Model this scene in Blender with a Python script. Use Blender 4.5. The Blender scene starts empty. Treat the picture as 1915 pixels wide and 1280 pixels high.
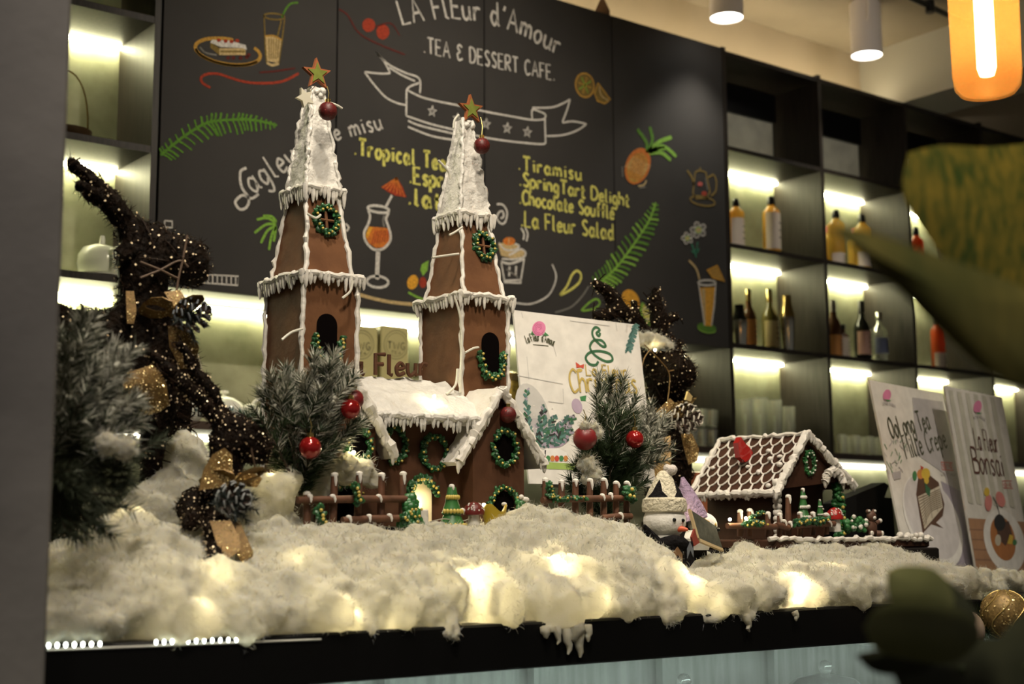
import bpy, math, random
import numpy as np
from mathutils import Vector, Matrix, noise
random.seed(7)
scene = bpy.context.scene
COL = scene.collection
PI = math.pi
# ---------------------------------------------------------------- camera
W, H, FPX = 1915, 1280, 2642.48
YAW, PITCH, ROLL = .657919, .138641, -.00488756
CAM = Vector((0, 0, 1.3))
_f = Vector((math.sin(YAW)*math.cos(PITCH), math.cos(YAW)*math.cos(PITCH), math.sin(PITCH)))
_r0 = Vector((math.cos(YAW), -math.sin(YAW), 0))
_u0 = _r0.cross(_f)
_r = _r0*math.cos(ROLL) + _u0*math.sin(ROLL)
_u = _u0*math.cos(ROLL) - _r0*math.sin(ROLL)
cam_data = bpy.data.cameras.new('camera')
cam = bpy.data.objects.new('camera', cam_data)
COL.objects.link(cam)
cam.matrix_world = Matrix((( _r.x, _u.x, -_f.x, CAM.x), (_r.y, _u.y, -_f.y, CAM.y), (_r.z, _u.z, -_f.z, CAM.z), (0, 0, 0, 1)))
cam_data.sensor_width = 36
cam_data.lens = FPX/W*36
cam_data.clip_start = .05
cam_data.dof.use_dof = True
cam_data.dof.focus_distance = 3.25
cam_data.dof.aperture_fstop = 3.4
scene.camera = cam
# ---------------------------------------------------------------- world, exposure, room lamps, added spots
scene.view_settings.view_transform = 'Standard'
scene.view_settings.look = 'None'
scene.view_settings.gamma = 1
scene.view_settings.use_curve_mapping = False
scene.view_settings.exposure = .5
wd = bpy.data.worlds.new('world'); scene.world = wd
wd.use_nodes = True
wd.node_tree.nodes['Background'].inputs[0].default_value = (1, .90, .72, 1)
wd.node_tree.nodes['Background'].inputs[1].default_value = .06
def lamp(name, kind, loc, power, color, target=None, size=.05, angle=60, blend=.6):
    d = bpy.data.lights.new(name, kind); d.energy = power; d.color = color
    o = bpy.data.objects.new(name, d); COL.objects.link(o); o.location = loc
    if kind == 'AREA': d.shape = 'RECTANGLE'; d.size, d.size_y = size
    else: d.shadow_soft_size = size
    if kind == 'SPOT': d.spot_size = math.radians(angle); d.spot_blend = blend
    if target is not None:
        o.rotation_euler = (Vector(target)-Vector(loc)).to_track_quat('-Z', 'Y').to_euler()
    return o
WARM = (1, .88, .70)
lamp('offscreen_spot_light', 'SPOT', (1.35, 1.95, 3.75), 95, WARM, (1.65, 2.5, 1.4), .06, 66, .8)
lamp('offscreen_spot_light', 'SPOT', (2.75, 1.95, 3.75), 62, WARM, (2.8, 2.5, 1.4), .06, 60, .8)
lamp('offscreen_spot_light', 'SPOT', (3.4, .9, 2.9), 55, (1, .9, .78), (5.3, 4.1, 3.72), .08, 34, .9)  # added spot, brightens the white ceiling lamp housings and the cornice wall
lamp('offscreen_spot_light', 'SPOT', (.95, .95, 3.6), 125, WARM, (1.65, 2.5, 1.5), .12, 64, .8)
lamp('offscreen_spot_light', 'SPOT', (2.3, .9, 3.6), 90, WARM, (2.75, 2.5, 1.4), .12, 50, .8)
lamp('offscreen_spot_light', 'SPOT', (4.0, 1.6, 3.7), 85, WARM, (3.7, 2.7, 1.4), .05, 40, .8)
lamp('offscreen_spot_light', 'SPOT', (2.9, 1.9, 3.75), 150, WARM, (2.8, 4.3, 2.4), .05, 70, 1)
lamp('offscreen_spot_light', 'SPOT', (-.3, .2, 3.6), 60, (1, .9, .82), (.3, 1.9, 1.4), .1, 60, .8)
lamp('offscreen_spot_light', 'SPOT', (.55, -.5, 3.6), 170, (1, .9, .7), (1.05, .7, 1.5), .1, 45, .8)  # added spot from the camera side, brightens the foreground leaves
# ---------------------------------------------------------------- placing helpers: a pixel's ray met with a real plane of the room
def ray(px, py): return _f + _r*((px-W/2)/FPX) + _u*((H/2-py)/FPX)
def A(px, py, y):
    d = ray(px, py); return CAM + d*((y-CAM.y)/d.y)
def AX(px, py, x):
    d = ray(px, py); return CAM + d*((x-CAM.x)/d.x)
def AZ(px, py, z):
    d = ray(px, py); return CAM + d*((z-CAM.z)/d.z)
def AP(px, py, p, n):
    d = ray(px, py); return CAM + d*((p-CAM).dot(n)/d.dot(n))
# ---------------------------------------------------------------- materials
MATS = {}
def mat(name, col, rough=.6, metal=0, var=0, scale=30, bump=0, bscale=None, emit=0, ecol=None, trans=0, col2=None, clear=0, glass=False, sss=0, srad=.02, stretch=None, alpha=1):
    if name in MATS: return MATS[name]
    m = bpy.data.materials.new(name); m.use_nodes = True
    nt = m.node_tree; b = nt.nodes['Principled BSDF']
    b.inputs['Base Color'].default_value = (*col, 1)
    b.inputs['Roughness'].default_value = rough
    b.inputs['Metallic'].default_value = metal
    if clear: b.inputs['Coat Weight'].default_value = clear
    if glass: b.inputs['Transmission Weight'].default_value = 1; b.inputs['IOR'].default_value = 1.3
    if alpha < 1: b.inputs['Alpha'].default_value = alpha
    if sss:
        b.inputs['Subsurface Weight'].default_value = sss; b.inputs['Subsurface Radius'].default_value = (srad, srad*.85, srad*.55)
    if emit:
        b.inputs['Emission Color'].default_value = (*(ecol or col), 1); b.inputs['Emission Strength'].default_value = emit
    tc = None
    def coord(sc):
        nonlocal tc
        if tc is None: tc = nt.nodes.new('ShaderNodeTexCoord')
        mp = nt.nodes.new('ShaderNodeMapping'); nt.links.new(tc.outputs['Object'], mp.inputs[0])
        s = stretch or (1, 1, 1); mp.inputs['Scale'].default_value = s
        n = nt.nodes.new('ShaderNodeTexNoise'); n.inputs['Scale'].default_value = sc; n.inputs['Detail'].default_value = 5
        nt.links.new(mp.outputs[0], n.inputs['Vector']); return n
    if var or col2:
        n = coord(scale)
        rp = nt.nodes.new('ShaderNodeValToRGB')
        c2 = col2 or tuple(c*(1-var) for c in col); c1 = col if col2 else tuple(min(1, c*(1+var)) for c in col)
        rp.color_ramp.elements[0].position = .34; rp.color_ramp.elements[1].position = .66
        rp.color_ramp.elements[0].color = (*c2, 1); rp.color_ramp.elements[1].color = (*c1, 1)
        nt.links.new(n.outputs['Fac'], rp.inputs[0]); nt.links.new(rp.outputs[0], b.inputs['Base Color'])
    if bump:
        n2 = coord(bscale or scale)
        bp = nt.nodes.new('ShaderNodeBump'); bp.inputs['Strength'].default_value = bump; bp.inputs['Distance'].default_value = .01
        nt.links.new(n2.outputs['Fac'], bp.inputs['Height']); nt.links.new(bp.outputs[0], b.inputs['Normal'])
    if trans:
        tr = nt.nodes.new('ShaderNodeBsdfTranslucent'); tr.inputs[0].default_value = (*col, 1)
        mx = nt.nodes.new('ShaderNodeMixShader'); mx.inputs[0].default_value = trans
        nt.links.new(b.outputs[0], mx.inputs[1]); nt.links.new(tr.outputs[0], mx.inputs[2])
        nt.links.new(mx.outputs[0], nt.nodes['Material Output'].inputs[0])
    MATS[name] = m
    return m
def chalk(name, col):
    return mat('chalk_'+name, col, .95, 0, col2=tuple(c*.55 for c in col), scale=160)
def thin_glass(name, tint=(.9, .95, .9), mixf=.12, milk=.0):
    if name in MATS: return MATS[name]
    m = bpy.data.materials.new(name); m.use_nodes = True; nt = m.node_tree
    b = nt.nodes['Principled BSDF']; b.inputs['Base Color'].default_value = (*tint, 1); b.inputs['Roughness'].default_value = .05
    t = nt.nodes.new('ShaderNodeBsdfTransparent'); t.inputs[0].default_value = (*tint, 1)
    g = nt.nodes.new('ShaderNodeBsdfGlossy'); g.inputs['Roughness'].default_value = .04
    lw = nt.nodes.new('ShaderNodeLayerWeight'); lw.inputs[0].default_value = .35
    ma = nt.nodes.new('ShaderNodeMath'); ma.operation = 'MULTIPLY_ADD'; ma.inputs[1].default_value = .75; ma.inputs[2].default_value = mixf
    mx = nt.nodes.new('ShaderNodeMixShader')
    nt.links.new(lw.outputs['Facing'], ma.inputs[0]); nt.links.new(ma.outputs[0], mx.inputs[0])
    nt.links.new(t.outputs[0], mx.inputs[1]); nt.links.new(g.outputs[0], mx.inputs[2])
    df = nt.nodes.new('ShaderNodeBsdfTranslucent'); df.inputs[0].default_value = (*tint, 1); dd = nt.nodes.new('ShaderNodeBsdfDiffuse'); dd.inputs[0].default_value = (*tint, 1)
    m0 = nt.nodes.new('ShaderNodeMixShader'); m0.inputs[0].default_value = .5; nt.links.new(df.outputs[0], m0.inputs[1]); nt.links.new(dd.outputs[0], m0.inputs[2])
    m3 = nt.nodes.new('ShaderNodeMixShader'); m3.inputs[0].default_value = milk; nt.links.new(mx.outputs[0], m3.inputs[1]); nt.links.new(m0.outputs[0], m3.inputs[2])
    nt.links.new(m3.outputs[0], nt.nodes['Material Output'].inputs[0])
    MATS[name] = m; return m
# ---------------------------------------------------------------- mesh builder
def frame(d):
    d = Vector(d).normalized()
    a = Vector((0, 0, 1)) if abs(d.z) < .9 else Vector((1, 0, 0))
    x = a.cross(d).normalized(); return x, d.cross(x), d
def TRS(loc=(0, 0, 0), axis=None, rz=0, s=1):
    m = Matrix.Translation(loc)
    if axis is not None:
        x, y, z = frame(axis); m = m @ Matrix(((x.x, y.x, z.x, 0), (x.y, y.y, z.y, 0), (x.z, y.z, z.z, 0), (0, 0, 0, 1)))
    if rz: m = m @ Matrix.Rotation(rz, 4, 'Z')
    if s != 1: m = m @ (Matrix.Diagonal((*s, 1)) if isinstance(s, tuple) else Matrix.Scale(s, 4))
    return m
class MB:
    def __init__(s, T=None): s.v = []; s.f = []; s.T = T
    def add(s, vs, fs, T=None):
        n = len(s.v)
        if T is not None: vs = [T @ Vector(v) for v in vs]
        if s.T is not None: vs = [s.T @ Vector(v) for v in vs]
        s.v += [tuple(v) for v in vs]; s.f += [tuple(i+n for i in f) for f in fs]
    def box(s, x0, x1, y0, y1, z0, z1, T=None):
        s.add([(x, y, z) for z in (z0, z1) for y in (y0, y1) for x in (x0, x1)], [(0, 2, 3, 1), (4, 5, 7, 6), (0, 1, 5, 4), (2, 6, 7, 3), (0, 4, 6, 2), (1, 3, 7, 5)], T)
    def bbox(s, x0, x1, y0, y1, z0, z1, b=.004, T=None):  # box with chamfered vertical and horizontal edges
        vs = []; fs = []
        rings = [(z0, b), (z0+b, 0), (z1-b, 0), (z1, b)]
        for z, i in rings:
            c = b
            vs += [(x0+i+c, y0+i, z), (x1-i-c, y0+i, z), (x1-i, y0+i+c, z), (x1-i, y1-i-c, z), (x1-i-c, y1-i, z), (x0+i+c, y1-i, z), (x0+i, y1-i-c, z), (x0+i, y0+i+c, z)]
        for k in range(3):
            for j in range(8): fs.append((k*8+j, k*8+(j+1) % 8, k*8+8+(j+1) % 8, k*8+8+j))
        fs.append(tuple(range(7, -1, -1))); fs.append(tuple(range(24, 32)))
        s.add(vs, fs, T)
    def tube(s, pts, r, n=8, closed=False, T=None):
        pts = [Vector(p) for p in pts]; m = len(pts)
        rs = r if isinstance(r, (list, tuple)) else [r]*m
        vs = []; fs = []; x = None
        for i, p in enumerate(pts):
            if closed: t = pts[(i+1) % m]-pts[i-1]
            else: t = pts[min(i+1, m-1)]-pts[max(i-1, 0)]
            if t.length < 1e-9: t = Vector((0, 0, 1))
            t.normalize()
            if x is None: x = frame(t)[0]
            x = x - t*x.dot(t)
            if x.length < 1e-6: x = frame(t)[0]
            x.normalize(); y = t.cross(x)
            for k in range(n):
                a = 2*PI*k/n; vs.append(p + x*(math.cos(a)*rs[i]) + y*(math.sin(a)*rs[i]))
        for i in range(m if closed else m-1):
            for k in range(n):
                j = (i+1) % m
                fs.append((i*n+k, i*n+(k+1) % n, j*n+(k+1) % n, j*n+k))
        if not closed:
            fs.append(tuple(range(n-1, -1, -1))); fs.append(tuple((m-1)*n+k for k in range(n)))
        s.add(vs, fs, T)
    def lathe(s, prof, n=20, T=None, sq=1):
        vs = []; fs = []; m = len(prof)
        for r, z in prof:
            r = max(r, 1e-5)
            for k in range(n):
                a = 2*PI*k/n; vs.append((r*math.cos(a), r*math.sin(a)*sq, z))
        for i in range(m-1):
            for k in range(n): fs.append((i*n+k, i*n+(k+1) % n, (i+1)*n+(k+1) % n, (i+1)*n+k))
        fs.append(tuple(range(n-1, -1, -1))); fs.append(tuple((m-1)*n+k for k in range(n)))
        s.add(vs, fs, T)
    def ball(s, c, r, n=14, T=None, axis=None):
        rr = r if isinstance(r, (tuple, list)) else (r, r, r)
        m = max(5, n//2)
        prof = [(math.sin(PI*i/m), -math.cos(PI*i/m)) for i in range(m+1)]
        M = TRS(c, axis, 0, (rr[0], rr[1], rr[2]))
        s.lathe(prof, n, (T @ M) if T is not None else M)
    def prism(s, poly, a, b, T=None):  # poly of 3D points; from +a to +b vectors
        n = len(poly); a = Vector(a); b = Vector(b)
        vs = [Vector(p)+a for p in poly]+[Vector(p)+b for p in poly]
        fs = [tuple(range(n-1, -1, -1)), tuple(range(n, 2*n))]+[(i, (i+1) % n, n+(i+1) % n, n+i) for i in range(n)]
        s.add(vs, fs, T)
    def face(s, pts, T=None): s.add(pts, [tuple(range(len(pts)))], T)
    def strip(s, pts, w, n, T=None):
        pts = [Vector(p) for p in pts]; m = len(pts); n = Vector(n).normalized()
        vs = []
        for i, p in enumerate(pts):
            t = (pts[min(i+1, m-1)]-pts[max(i-1, 0)])
            sd = n.cross(t)
            if sd.length < 1e-9: sd = Vector((0, 0, 1))
            sd.normalize(); ww = (w[i] if isinstance(w, (list, tuple)) else w)/2
            if i in (0, m-1) and m > 2: ww *= .75
            vs += [p+sd*ww, p-sd*ww]
        s.add(vs, [(2*i, 2*i+1, 2*i+3, 2*i+2) for i in range(m-1)], T)
    def build(s, name, m, parent=None, smooth=True, local=False):
        me = bpy.data.meshes.new(name)
        vs = s.v
        if parent is not None and not local:
            inv = parent['_m'].inverted(); vs = [tuple(inv @ Vector(v)) for v in vs]
        me.from_pydata(vs, [], s.f); me.update()
        if smooth:
            me.polygons.foreach_set('use_smooth', [True]*len(me.polygons))
            try: me.set_sharp_from_angle(angle=math.radians(42))
            except Exception: pass
        me.materials.append(m)
        o = bpy.data.objects.new(name, me); COL.objects.link(o)
        if parent is not None: o.parent = parent['o']
        return Node(o, parent['_m'] if parent is not None else Matrix())
class Node(dict):
    def __init__(s, o, m): s['o'] = o; s['_m'] = m
def tag(n, label=None, cat=None, group=None, kind=None):
    o = n['o'] if isinstance(n, Node) else n
    if label: o['label'] = label
    if cat: o['category'] = cat
    if group: o['group'] = group
    if kind: o['kind'] = kind
    return n
def thing(name, label, cat, loc=(0, 0, 0), rz=0, group=None):
    o = bpy.data.objects.new(name, None); COL.objects.link(o); o.empty_display_size = .02
    o.location = loc; o.rotation_euler = (0, 0, rz)
    return tag(Node(o, Matrix.Translation(loc) @ Matrix.Rotation(rz, 4, 'Z')), label, cat, group)
def dup(src, loc, rz, label, group=None, s=1):
    def cp(o, parent):
        c = o.copy(); COL.objects.link(c)
        if parent is not None: c.parent = parent
        for ch in o.children: cp(ch, c)
        return c
    r = cp(src['o'], None); r.location = loc; r.rotation_euler = (0, 0, rz); r.scale = (s, s, s)
    r['label'] = label
    if group: r['group'] = group
    return Node(r, Matrix.Translation(loc) @ Matrix.Rotation(rz, 4, 'Z') @ Matrix.Scale(s, 4))
def struct(name, mb, m, smooth=False):
    n = mb.build(name, m, None, smooth); n['o']['kind'] = 'structure'; return n
def bez(pts, k=6):  # Catmull-Rom through points
    pts = [Vector(p) for p in pts]; out = []
    if len(pts) < 3: return pts
    for i in range(len(pts)-1):
        p0 = pts[max(i-1, 0)]; p1 = pts[i]; p2 = pts[i+1]; p3 = pts[min(i+2, len(pts)-1)]
        for j in range(k):
            t = j/k
            out.append(.5*((2*p1)+(p2-p0)*t+(2*p0-5*p1+4*p2-p3)*t*t+(3*p1-p0-3*p2+p3)*t*t*t))
    out.append(pts[-1]); return out
def bez2(pts, k=6): return [(v.x, v.y) for v in bez([(p[0], p[1], 0) for p in pts], k)]
def ell(cx, cy, rx, ry, rot=0, n=24, a0=0, a1=2*PI):
    c, s = math.cos(rot), math.sin(rot); out = []
    for i in range(n+1):
        a = a0+(a1-a0)*i/n; x, y = rx*math.cos(a), ry*math.sin(a)
        out.append((cx+x*c-y*s, cy+x*s+y*c))
    return out
def rnd(a, b): return random.uniform(a, b)
# ---------------------------------------------------------------- hand-lettering: single-stroke letters
GL = {
'A': (.62, '0,0 .3,1 .6,0|.1,.38 .5,.38'), 'B': (.55, '0,0 0,1|~0,1 .42,.95 .44,.62 0,.52|~0,.52 .55,.46 .52,.05 0,0'), 'C': (.52, '~.5,.85 .3,1 .05,.75 .02,.35 .2,.0 .52,.15'),
'D': (.56, '0,0 0,1|~0,1 .35,.95 .55,.55 .38,.08 0,0'), 'E': (.48, '.45,1 0,1 0,0 .47,0|0,.52 .38,.52'), 'F': (.46, '.45,1 0,1 0,0|0,.52 .36,.52'),
'L': (.48, '.02,1 0,0 .46,.02'), 'M': (.72, '0,0 .08,1 .35,.3 .62,1 .7,0'), 'N': (.56, '0,0 0,1 .5,0 .5,1'), 'O': (.58, '~.3,1 .05,.75 .03,.3 .28,0 .55,.3 .53,.75 .3,1'),
'P': (.5, '0,0 0,1|~0,1 .45,.95 .46,.55 0,.48'), 'R': (.52, '0,0 0,1|~0,1 .42,.97 .42,.6 0,.5|.12,.5 .5,0'), 'S': (.48, '~.44,.86 .26,1 .06,.8 .2,.55 .42,.33 .32,.03 .03,.12'),
'T': (.56, '0,1 .55,1|.27,1 .27,0'), 'W': (.8, '0,1 .18,0 .38,.7 .58,0 .78,1'), 'G': (.56, '~.5,.85 .3,1 .05,.7 .05,.3 .28,0 .5,.2 .5,.45|.3,.45 .5,.45'), 'I': (.2, '.08,0 .08,1'), 'H': (.56, '0,0 0,1|.5,0 .5,1|0,.5 .5,.5'),
'&': (.5, '~.45,.85 .22,1 .05,.78 .3,.55|~.3,.55 .02,.38 .12,.0 .5,.14'), 'a': (.50, '~.36,.5 .18,.6 .02,.3 .15,0 .30,.08 .38,.3|.40,.62 .40,.08 .52,0'), 'b': (.45, '0,1 0,0|~0,.4 .2,.6 .4,.3 .2,0 0,.1'),
'c': (.4, '~.38,.5 .2,.6 .02,.3 .18,0 .4,.12'), 'd': (.50, '~.36,.5 .16,.6 .02,.3 .16,0 .30,.08 .38,.3|.42,1.05 .40,.08 .50,0'), 'e': (.44, '~.04,.3 .38,.36 .24,.6 .04,.38 .12,.02 .42,.12'),
'f': (.36, '~.36,.95 .2,1 .14,.7 .14,0|0,.55 .3,.55'), 'g': (.46, '~.36,.5 .16,.6 .02,.3 .16,0 .36,.22|~.38,.6 .38,-.1 .25,-.38 .02,-.25'), 'h': (.46, '0,1 0,0|~0,.35 .2,.6 .38,.45 .4,0'),
'i': (.18, '.08,.58 .1,0|.08,.82 .09,.76'), 'k': (.42, '0,1 0,0|.36,.6 0,.25 .38,0'), 'l': (.24, '.05,1 .05,.06 .2,0'), 'm': (.68, '0,.6 0,0|~0,.35 .16,.6 .3,.45 .3,0|~.3,.35 .46,.6 .6,.45 .62,0'),
'n': (.46, '0,.6 0,0|~0,.35 .2,.6 .38,.45 .4,0'), 'o': (.46, '~.22,.6 .03,.4 .06,.1 .24,0 .42,.25 .38,.5 .22,.6'), 'p': (.46, '0,.6 0,-.4|~0,.42 .2,.6 .42,.35 .24,0 0,.1'), 'r': (.36, '0,.6 0,0|~0,.35 .14,.58 .34,.55'),
's': (.38, '~.34,.52 .18,.6 .06,.45 .3,.2 .22,.0 .02,.08'), 't': (.36, '~.14,.9 .13,.15 .2,0 .34,.06|0,.58 .32,.58'), 'u': (.48, '~0,.6 .02,.15 .18,0 .38,.2|.4,.6 .38,.1 .46,0'), 'y': (.46, '~0,.6 .05,.25 .2,.15 .36,.4|~.4,.6 .36,-.1 .2,-.38 .02,-.25'),
"'": (.16, '.1,1 .04,.78'), '.': (.2, '.05,.05 .09,.05 .09,.0'), ' ': (.3, ''), '^': (.0, '-.3,.92 -.18,.76'),
'_': (.0, ''), }
GL['é'] = (.44, GL['e'][1]+'|.16,.72 .3,.86'); GL['Ó'] = (.58, GL['O'][1]+'|.25,1.1 .4,1.28'); GL['Ớ'] = (.62, GL['O'][1]+'|.25,1.1 .4,1.28|.55,.8 .66,.95')
def glyph(ch):
    w, s = GL[ch]; out = []
    for st in s.split('|'):
        if not st: continue
        sm = st[0] == '~'; st = st.lstrip('~')
        p = [tuple(float(q) for q in t.split(',')) for t in st.split()]
        out.append(bez2(p, 5) if sm else p)
    return w, out
def text_strokes(s, path, h, n, gap=.13):  # path: 3D base line; returns strokes as lists of 3D points
    path = [Vector(p) for p in path]
    ls = [0]
    for a, b in zip(path, path[1:]): ls.append(ls[-1]+(b-a).length)
    def at(d):
        d = max(-1, d)
        for i in range(len(path)-1):
            if d <= ls[i+1] or i == len(path)-2:
                t = (path[i+1]-path[i]).normalized(); return path[i]+t*(d-ls[i]), t
    adv = sum(glyph(c)[0]+gap for c in s)-gap
    k = ls[-1]/adv; x = 0; out = []; n = Vector(n).normalized()
    for c in s:
        w, st = glyph(c)
        p, t = at((x+w/2)*k); up = n.cross(t).normalized()
        for l in st: out.append([p+t*((q[0]-w/2)*k)+up*(q[1]*h) for q in l])
        x += w+gap
    return out
def lettering(mb, s, path, h, w, n, gap=.13):
    for st in text_strokes(s, path, h, n, gap): mb.strip(st, w, n)
# ---------------------------------------------------------------- shared decorations
def icicles(mb, p0, p1, step=.011, lmin=.01, lmax=.032, r=.0055, ridge=.008, out=(0, 0, 0), wob=.003):
    p0 = Vector(p0); p1 = Vector(p1); L = (p1-p0).length; n = max(2, int(L/step)); o = Vector(out)
    pts = [p0.lerp(p1, i/n)+Vector((rnd(-wob, wob), rnd(-wob, wob), rnd(-wob, wob))) for i in range(n+1)]
    mb.tube(pts, [ridge*rnd(.8, 1.25) for _ in pts], 8)
    for i in range(n+1):
        p = p0.lerp(p1, (i+rnd(-.2, .2))/n)+o*rnd(.5, 1); l = rnd(lmin, lmax); rr = r*rnd(.8, 1.2)
        mb.tube([p+Vector((0, 0, .003)), p-Vector((0, 0, l*.45)), p-Vector((rnd(-.001, .001), 0, l*.85)), p-Vector((0, 0, l))], [rr, rr*.9, rr*.55, rr*.12], 7)
def piping(mb, pts, r=.005, wob=.0025, step=.012):
    out = []
    for a, b in zip(pts, pts[1:]):
        a = Vector(a); b = Vector(b); n = max(2, int((b-a).length/step))
        out += [a.lerp(b, i/n) for i in range(n)]
    out.append(Vector(pts[-1]))
    out = [p+Vector((rnd(-wob, wob), rnd(-wob, wob), rnd(-wob, wob))) for p in out]
    mb.tube(out, [r*rnd(.75, 1.35) for _ in out], 7)
def garland(path, r, leaf, berry, nleaf, nber, parent, name='wreath', bname='berry', out=(0, -1, 0)):
    """a leafy icing roll along a path with yellow dots on its front"""
    g = MB(); b = MB(); path = [Vector(p) for p in path]; o = Vector(out)
    L = len(path)-1
    for i in range(nleaf):
        t = rnd(0, L-.001); k = int(t); p = path[k].lerp(path[k+1], t-k)
        d = Vector((rnd(-1, 1), rnd(-1, 1), rnd(-1, 1))).normalized()
        g.ball(p+d*r*.5, (r*.55, r*.55, r*rnd(.7, 1.1)), 6, axis=d)
    for i in range(nber):
        t = (i+.5)/nber*(L-.001); k = int(t); p = path[k].lerp(path[k+1], t-k)
        b.ball(p+o*r*1.05+Vector((rnd(-r, r)*.4, 0, rnd(-r, r)*.4)), r*.36, 7)
    n = g.build(name, leaf, parent); b.build(bname, berry, n); return n
def circle3(c, rx, rz, n=22, a0=0, a1=2*PI):
    return [Vector(c)+Vector((rx*math.cos(a0+(a1-a0)*i/n), 0, rz*math.sin(a0+(a1-a0)*i/n))) for i in range(n+1)]
# ================================================================ SETTING
YW = 4.3
m_ceil = mat('ceiling_paint', (.42, .36, .25), .9, var=.06, scale=3)
m_wall = mat('beige_wall', (.50, .42, .29), .9, var=.05, scale=4, bump=.05)
m_conc = mat('mottled_plaster', (.34, .34, .225), .85, col2=(.20, .205, .125), scale=7, bump=.15, bscale=20)
m_pillar = mat('grey_plaster', (.165, .155, .15), .8, col2=(.125, .118, .115), scale=3.5, bump=.5, bscale=9)
m_floor = mat('dark_floor', (.05, .045, .04), .5, var=.2, scale=4)
m_wood = mat('dark_laminate', (.026, .020, .015), .5, col2=(.012, .009, .007), scale=14, stretch=(6, 6, .5))
m_black = mat('black_edge', (.006, .006, .006), .4)
m_board = mat('chalkboard_paint', (.046, .043, .041), .75, col2=(.036, .034, .033), scale=2.5)
m_led = mat('led_light', (1, .98, .74), emit=46, ecol=(1, .95, .58))
b = MB(); b.box(-3, 11, -3, 4.7, -.05, 0); struct('floor', b, m_floor)
b = MB(); b.box(-3, 11, -3, 4.75, 3.82, 3.9); struct('ceiling', b, m_ceil)
b = MB(); b.box(-3, 11, 4.6, 4.7, 0, 1.72); b.box(-3, 11, 4.6, 4.7, 1.72, 3.52); struct('wall_back', b, m_conc)
b = MB(); b.box(-3, 5.85, 4.56, 4.7, 3.515, 3.82); struct('trim_1', b, m_wall)
b = MB(); b.box(5.85, 6.2, 1.6, 4.6, 3.50, 3.82); struct('trim_2', b, mat('beam_paint', (.52, .50, .40), .9))
b = MB(); b.box(6.2, 11, 4.40, 4.6, 3.515, 3.82); struct('trim_3', b, m_wall)
# concrete pillar at the left, its plaster slightly uneven
b = MB(); px1 = A(88, 1213, 1.9).x
b.bbox(px1-.9, px1, 1.9, 2.06, 0, 3.82, .006); struct('wall_left', b, m_pillar)
# ================================================================ WALL UNIT: open shelves
def shelf_unit(name, label, xs, boards, t, zlo, zhi, leds, grey=None, edge_left=.02):
    u = thing(name, label, 'shelf', (xs[0], YW, 0))
    for x in xs:
        q = MB(); q.box(x-.011, x+.011, YW, 4.598, zlo, zhi); q.build('upright', m_wood, u, False)
    for z in boards:
        q = MB(); q.box(xs[0]+.011, xs[-1]-.011, YW+.002, 4.586, z-t, z)
        q.build('shelf_board', m_wood, u, False)
    for a, c in zip(xs, xs[1:]):
        for z in leds:
            q = MB(); q.box(a+.014, c-.014, 4.572, 4.594, z-t-.012, z-t-.001)
            q.build('light_strip', m_led, u, False)
        if grey:
            q = MB(); q.bbox(a+.014, c-.014, 4.592, 4.5985, grey[0]-.005, grey[1], .001); q2 = MB(); q2.box(a+.012, c-.012, 4.575, 4.598, grey[1], 3.48); q2.build('added_dark_back', m_black, u, False); q.build('back_panel', mat('grey_panel', (.62, .62, .52), .7, var=.15, scale=9), u, False)  # black sheet added to darken the wall above the grey panel
    return u
b = MB(); b.box(1.9, 5.8, 4.40, 4.42, 3.5155, 3.523)
tag(b.build('added_uplight', mat('added_uplight_glow', (1, .9, .7), emit=16, ecol=(1, .84, .58)), None, False), 'added warm uplight strip lying unseen on top of the chalkboard cabinets', 'light')  # glowing strip added to brighten the upper wall and ceiling
shelf_unit('wall_shelf', 'dark wooden open shelf beside the grey pillar holding a white teapot', [.52, 1.18, 1.836], [3.034, 2.589, 2.143], .023, 2.12, 3.5, [3.034, 2.589, 2.143])
xr = [4.549, 5.205, 5.868, 6.523, 7.18, 7.84]
shelf_unit('wall_shelf', 'dark wooden open shelf of lit bottle compartments right of the chalkboard', xr, [3.50, 3.055, 2.607, 2.155], .02, 1.69, 3.515, [3.055, 2.607, 2.155], (3.057, 3.34))
# lower niche: long bottom shelf under everything, with the partitions beside the chalkboard
u = thing('niche_shelf', 'long dark bottom shelf under the chalkboard carrying teapots and glasses', 'shelf', (.5, YW, 1.66))
q = MB(); q.box(.5, 7.86, YW-.01, 4.598, 1.662, 1.689); q.build('shelf_board', mat('brown_edge', (.05, .03, .022), .4, var=.2, scale=8), u, False)
q = MB(); q.box(3.862, 3.886, YW+.01, 4.598, 1.69, 2.126); q.build('partition', m_wood, u, False)
q = MB(); q.box(.53, 1.82, 4.578, 4.594, 2.09, 2.11); q.build('light_strip', m_led, u, False)
q = MB(); q.box(1.86, 4.53, 4.572, 4.594, 2.108, 2.124); q.build('light_strip', mat('led_niche', (1, .98, .74), emit=24, ecol=(1, .95, .58)), u, False)
# back counter far below
q = MB(); q.box(.5, 7.8, 4.0, 4.6, .85, .9)
tag(q.build('back_counter', m_wood, None, False), 'dark worktop along the back wall under the lit niche', 'counter')
q = MB(); q.box(.5, 7.8, 4.565, 4.585, 1.645, 1.66)
tag(q.build('light_strip', mat('led_low', (1, .97, .8), emit=9, ecol=(1, .95, .72)), None, False), 'warm light strip fixed beneath the long bottom shelf', 'light')
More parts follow.
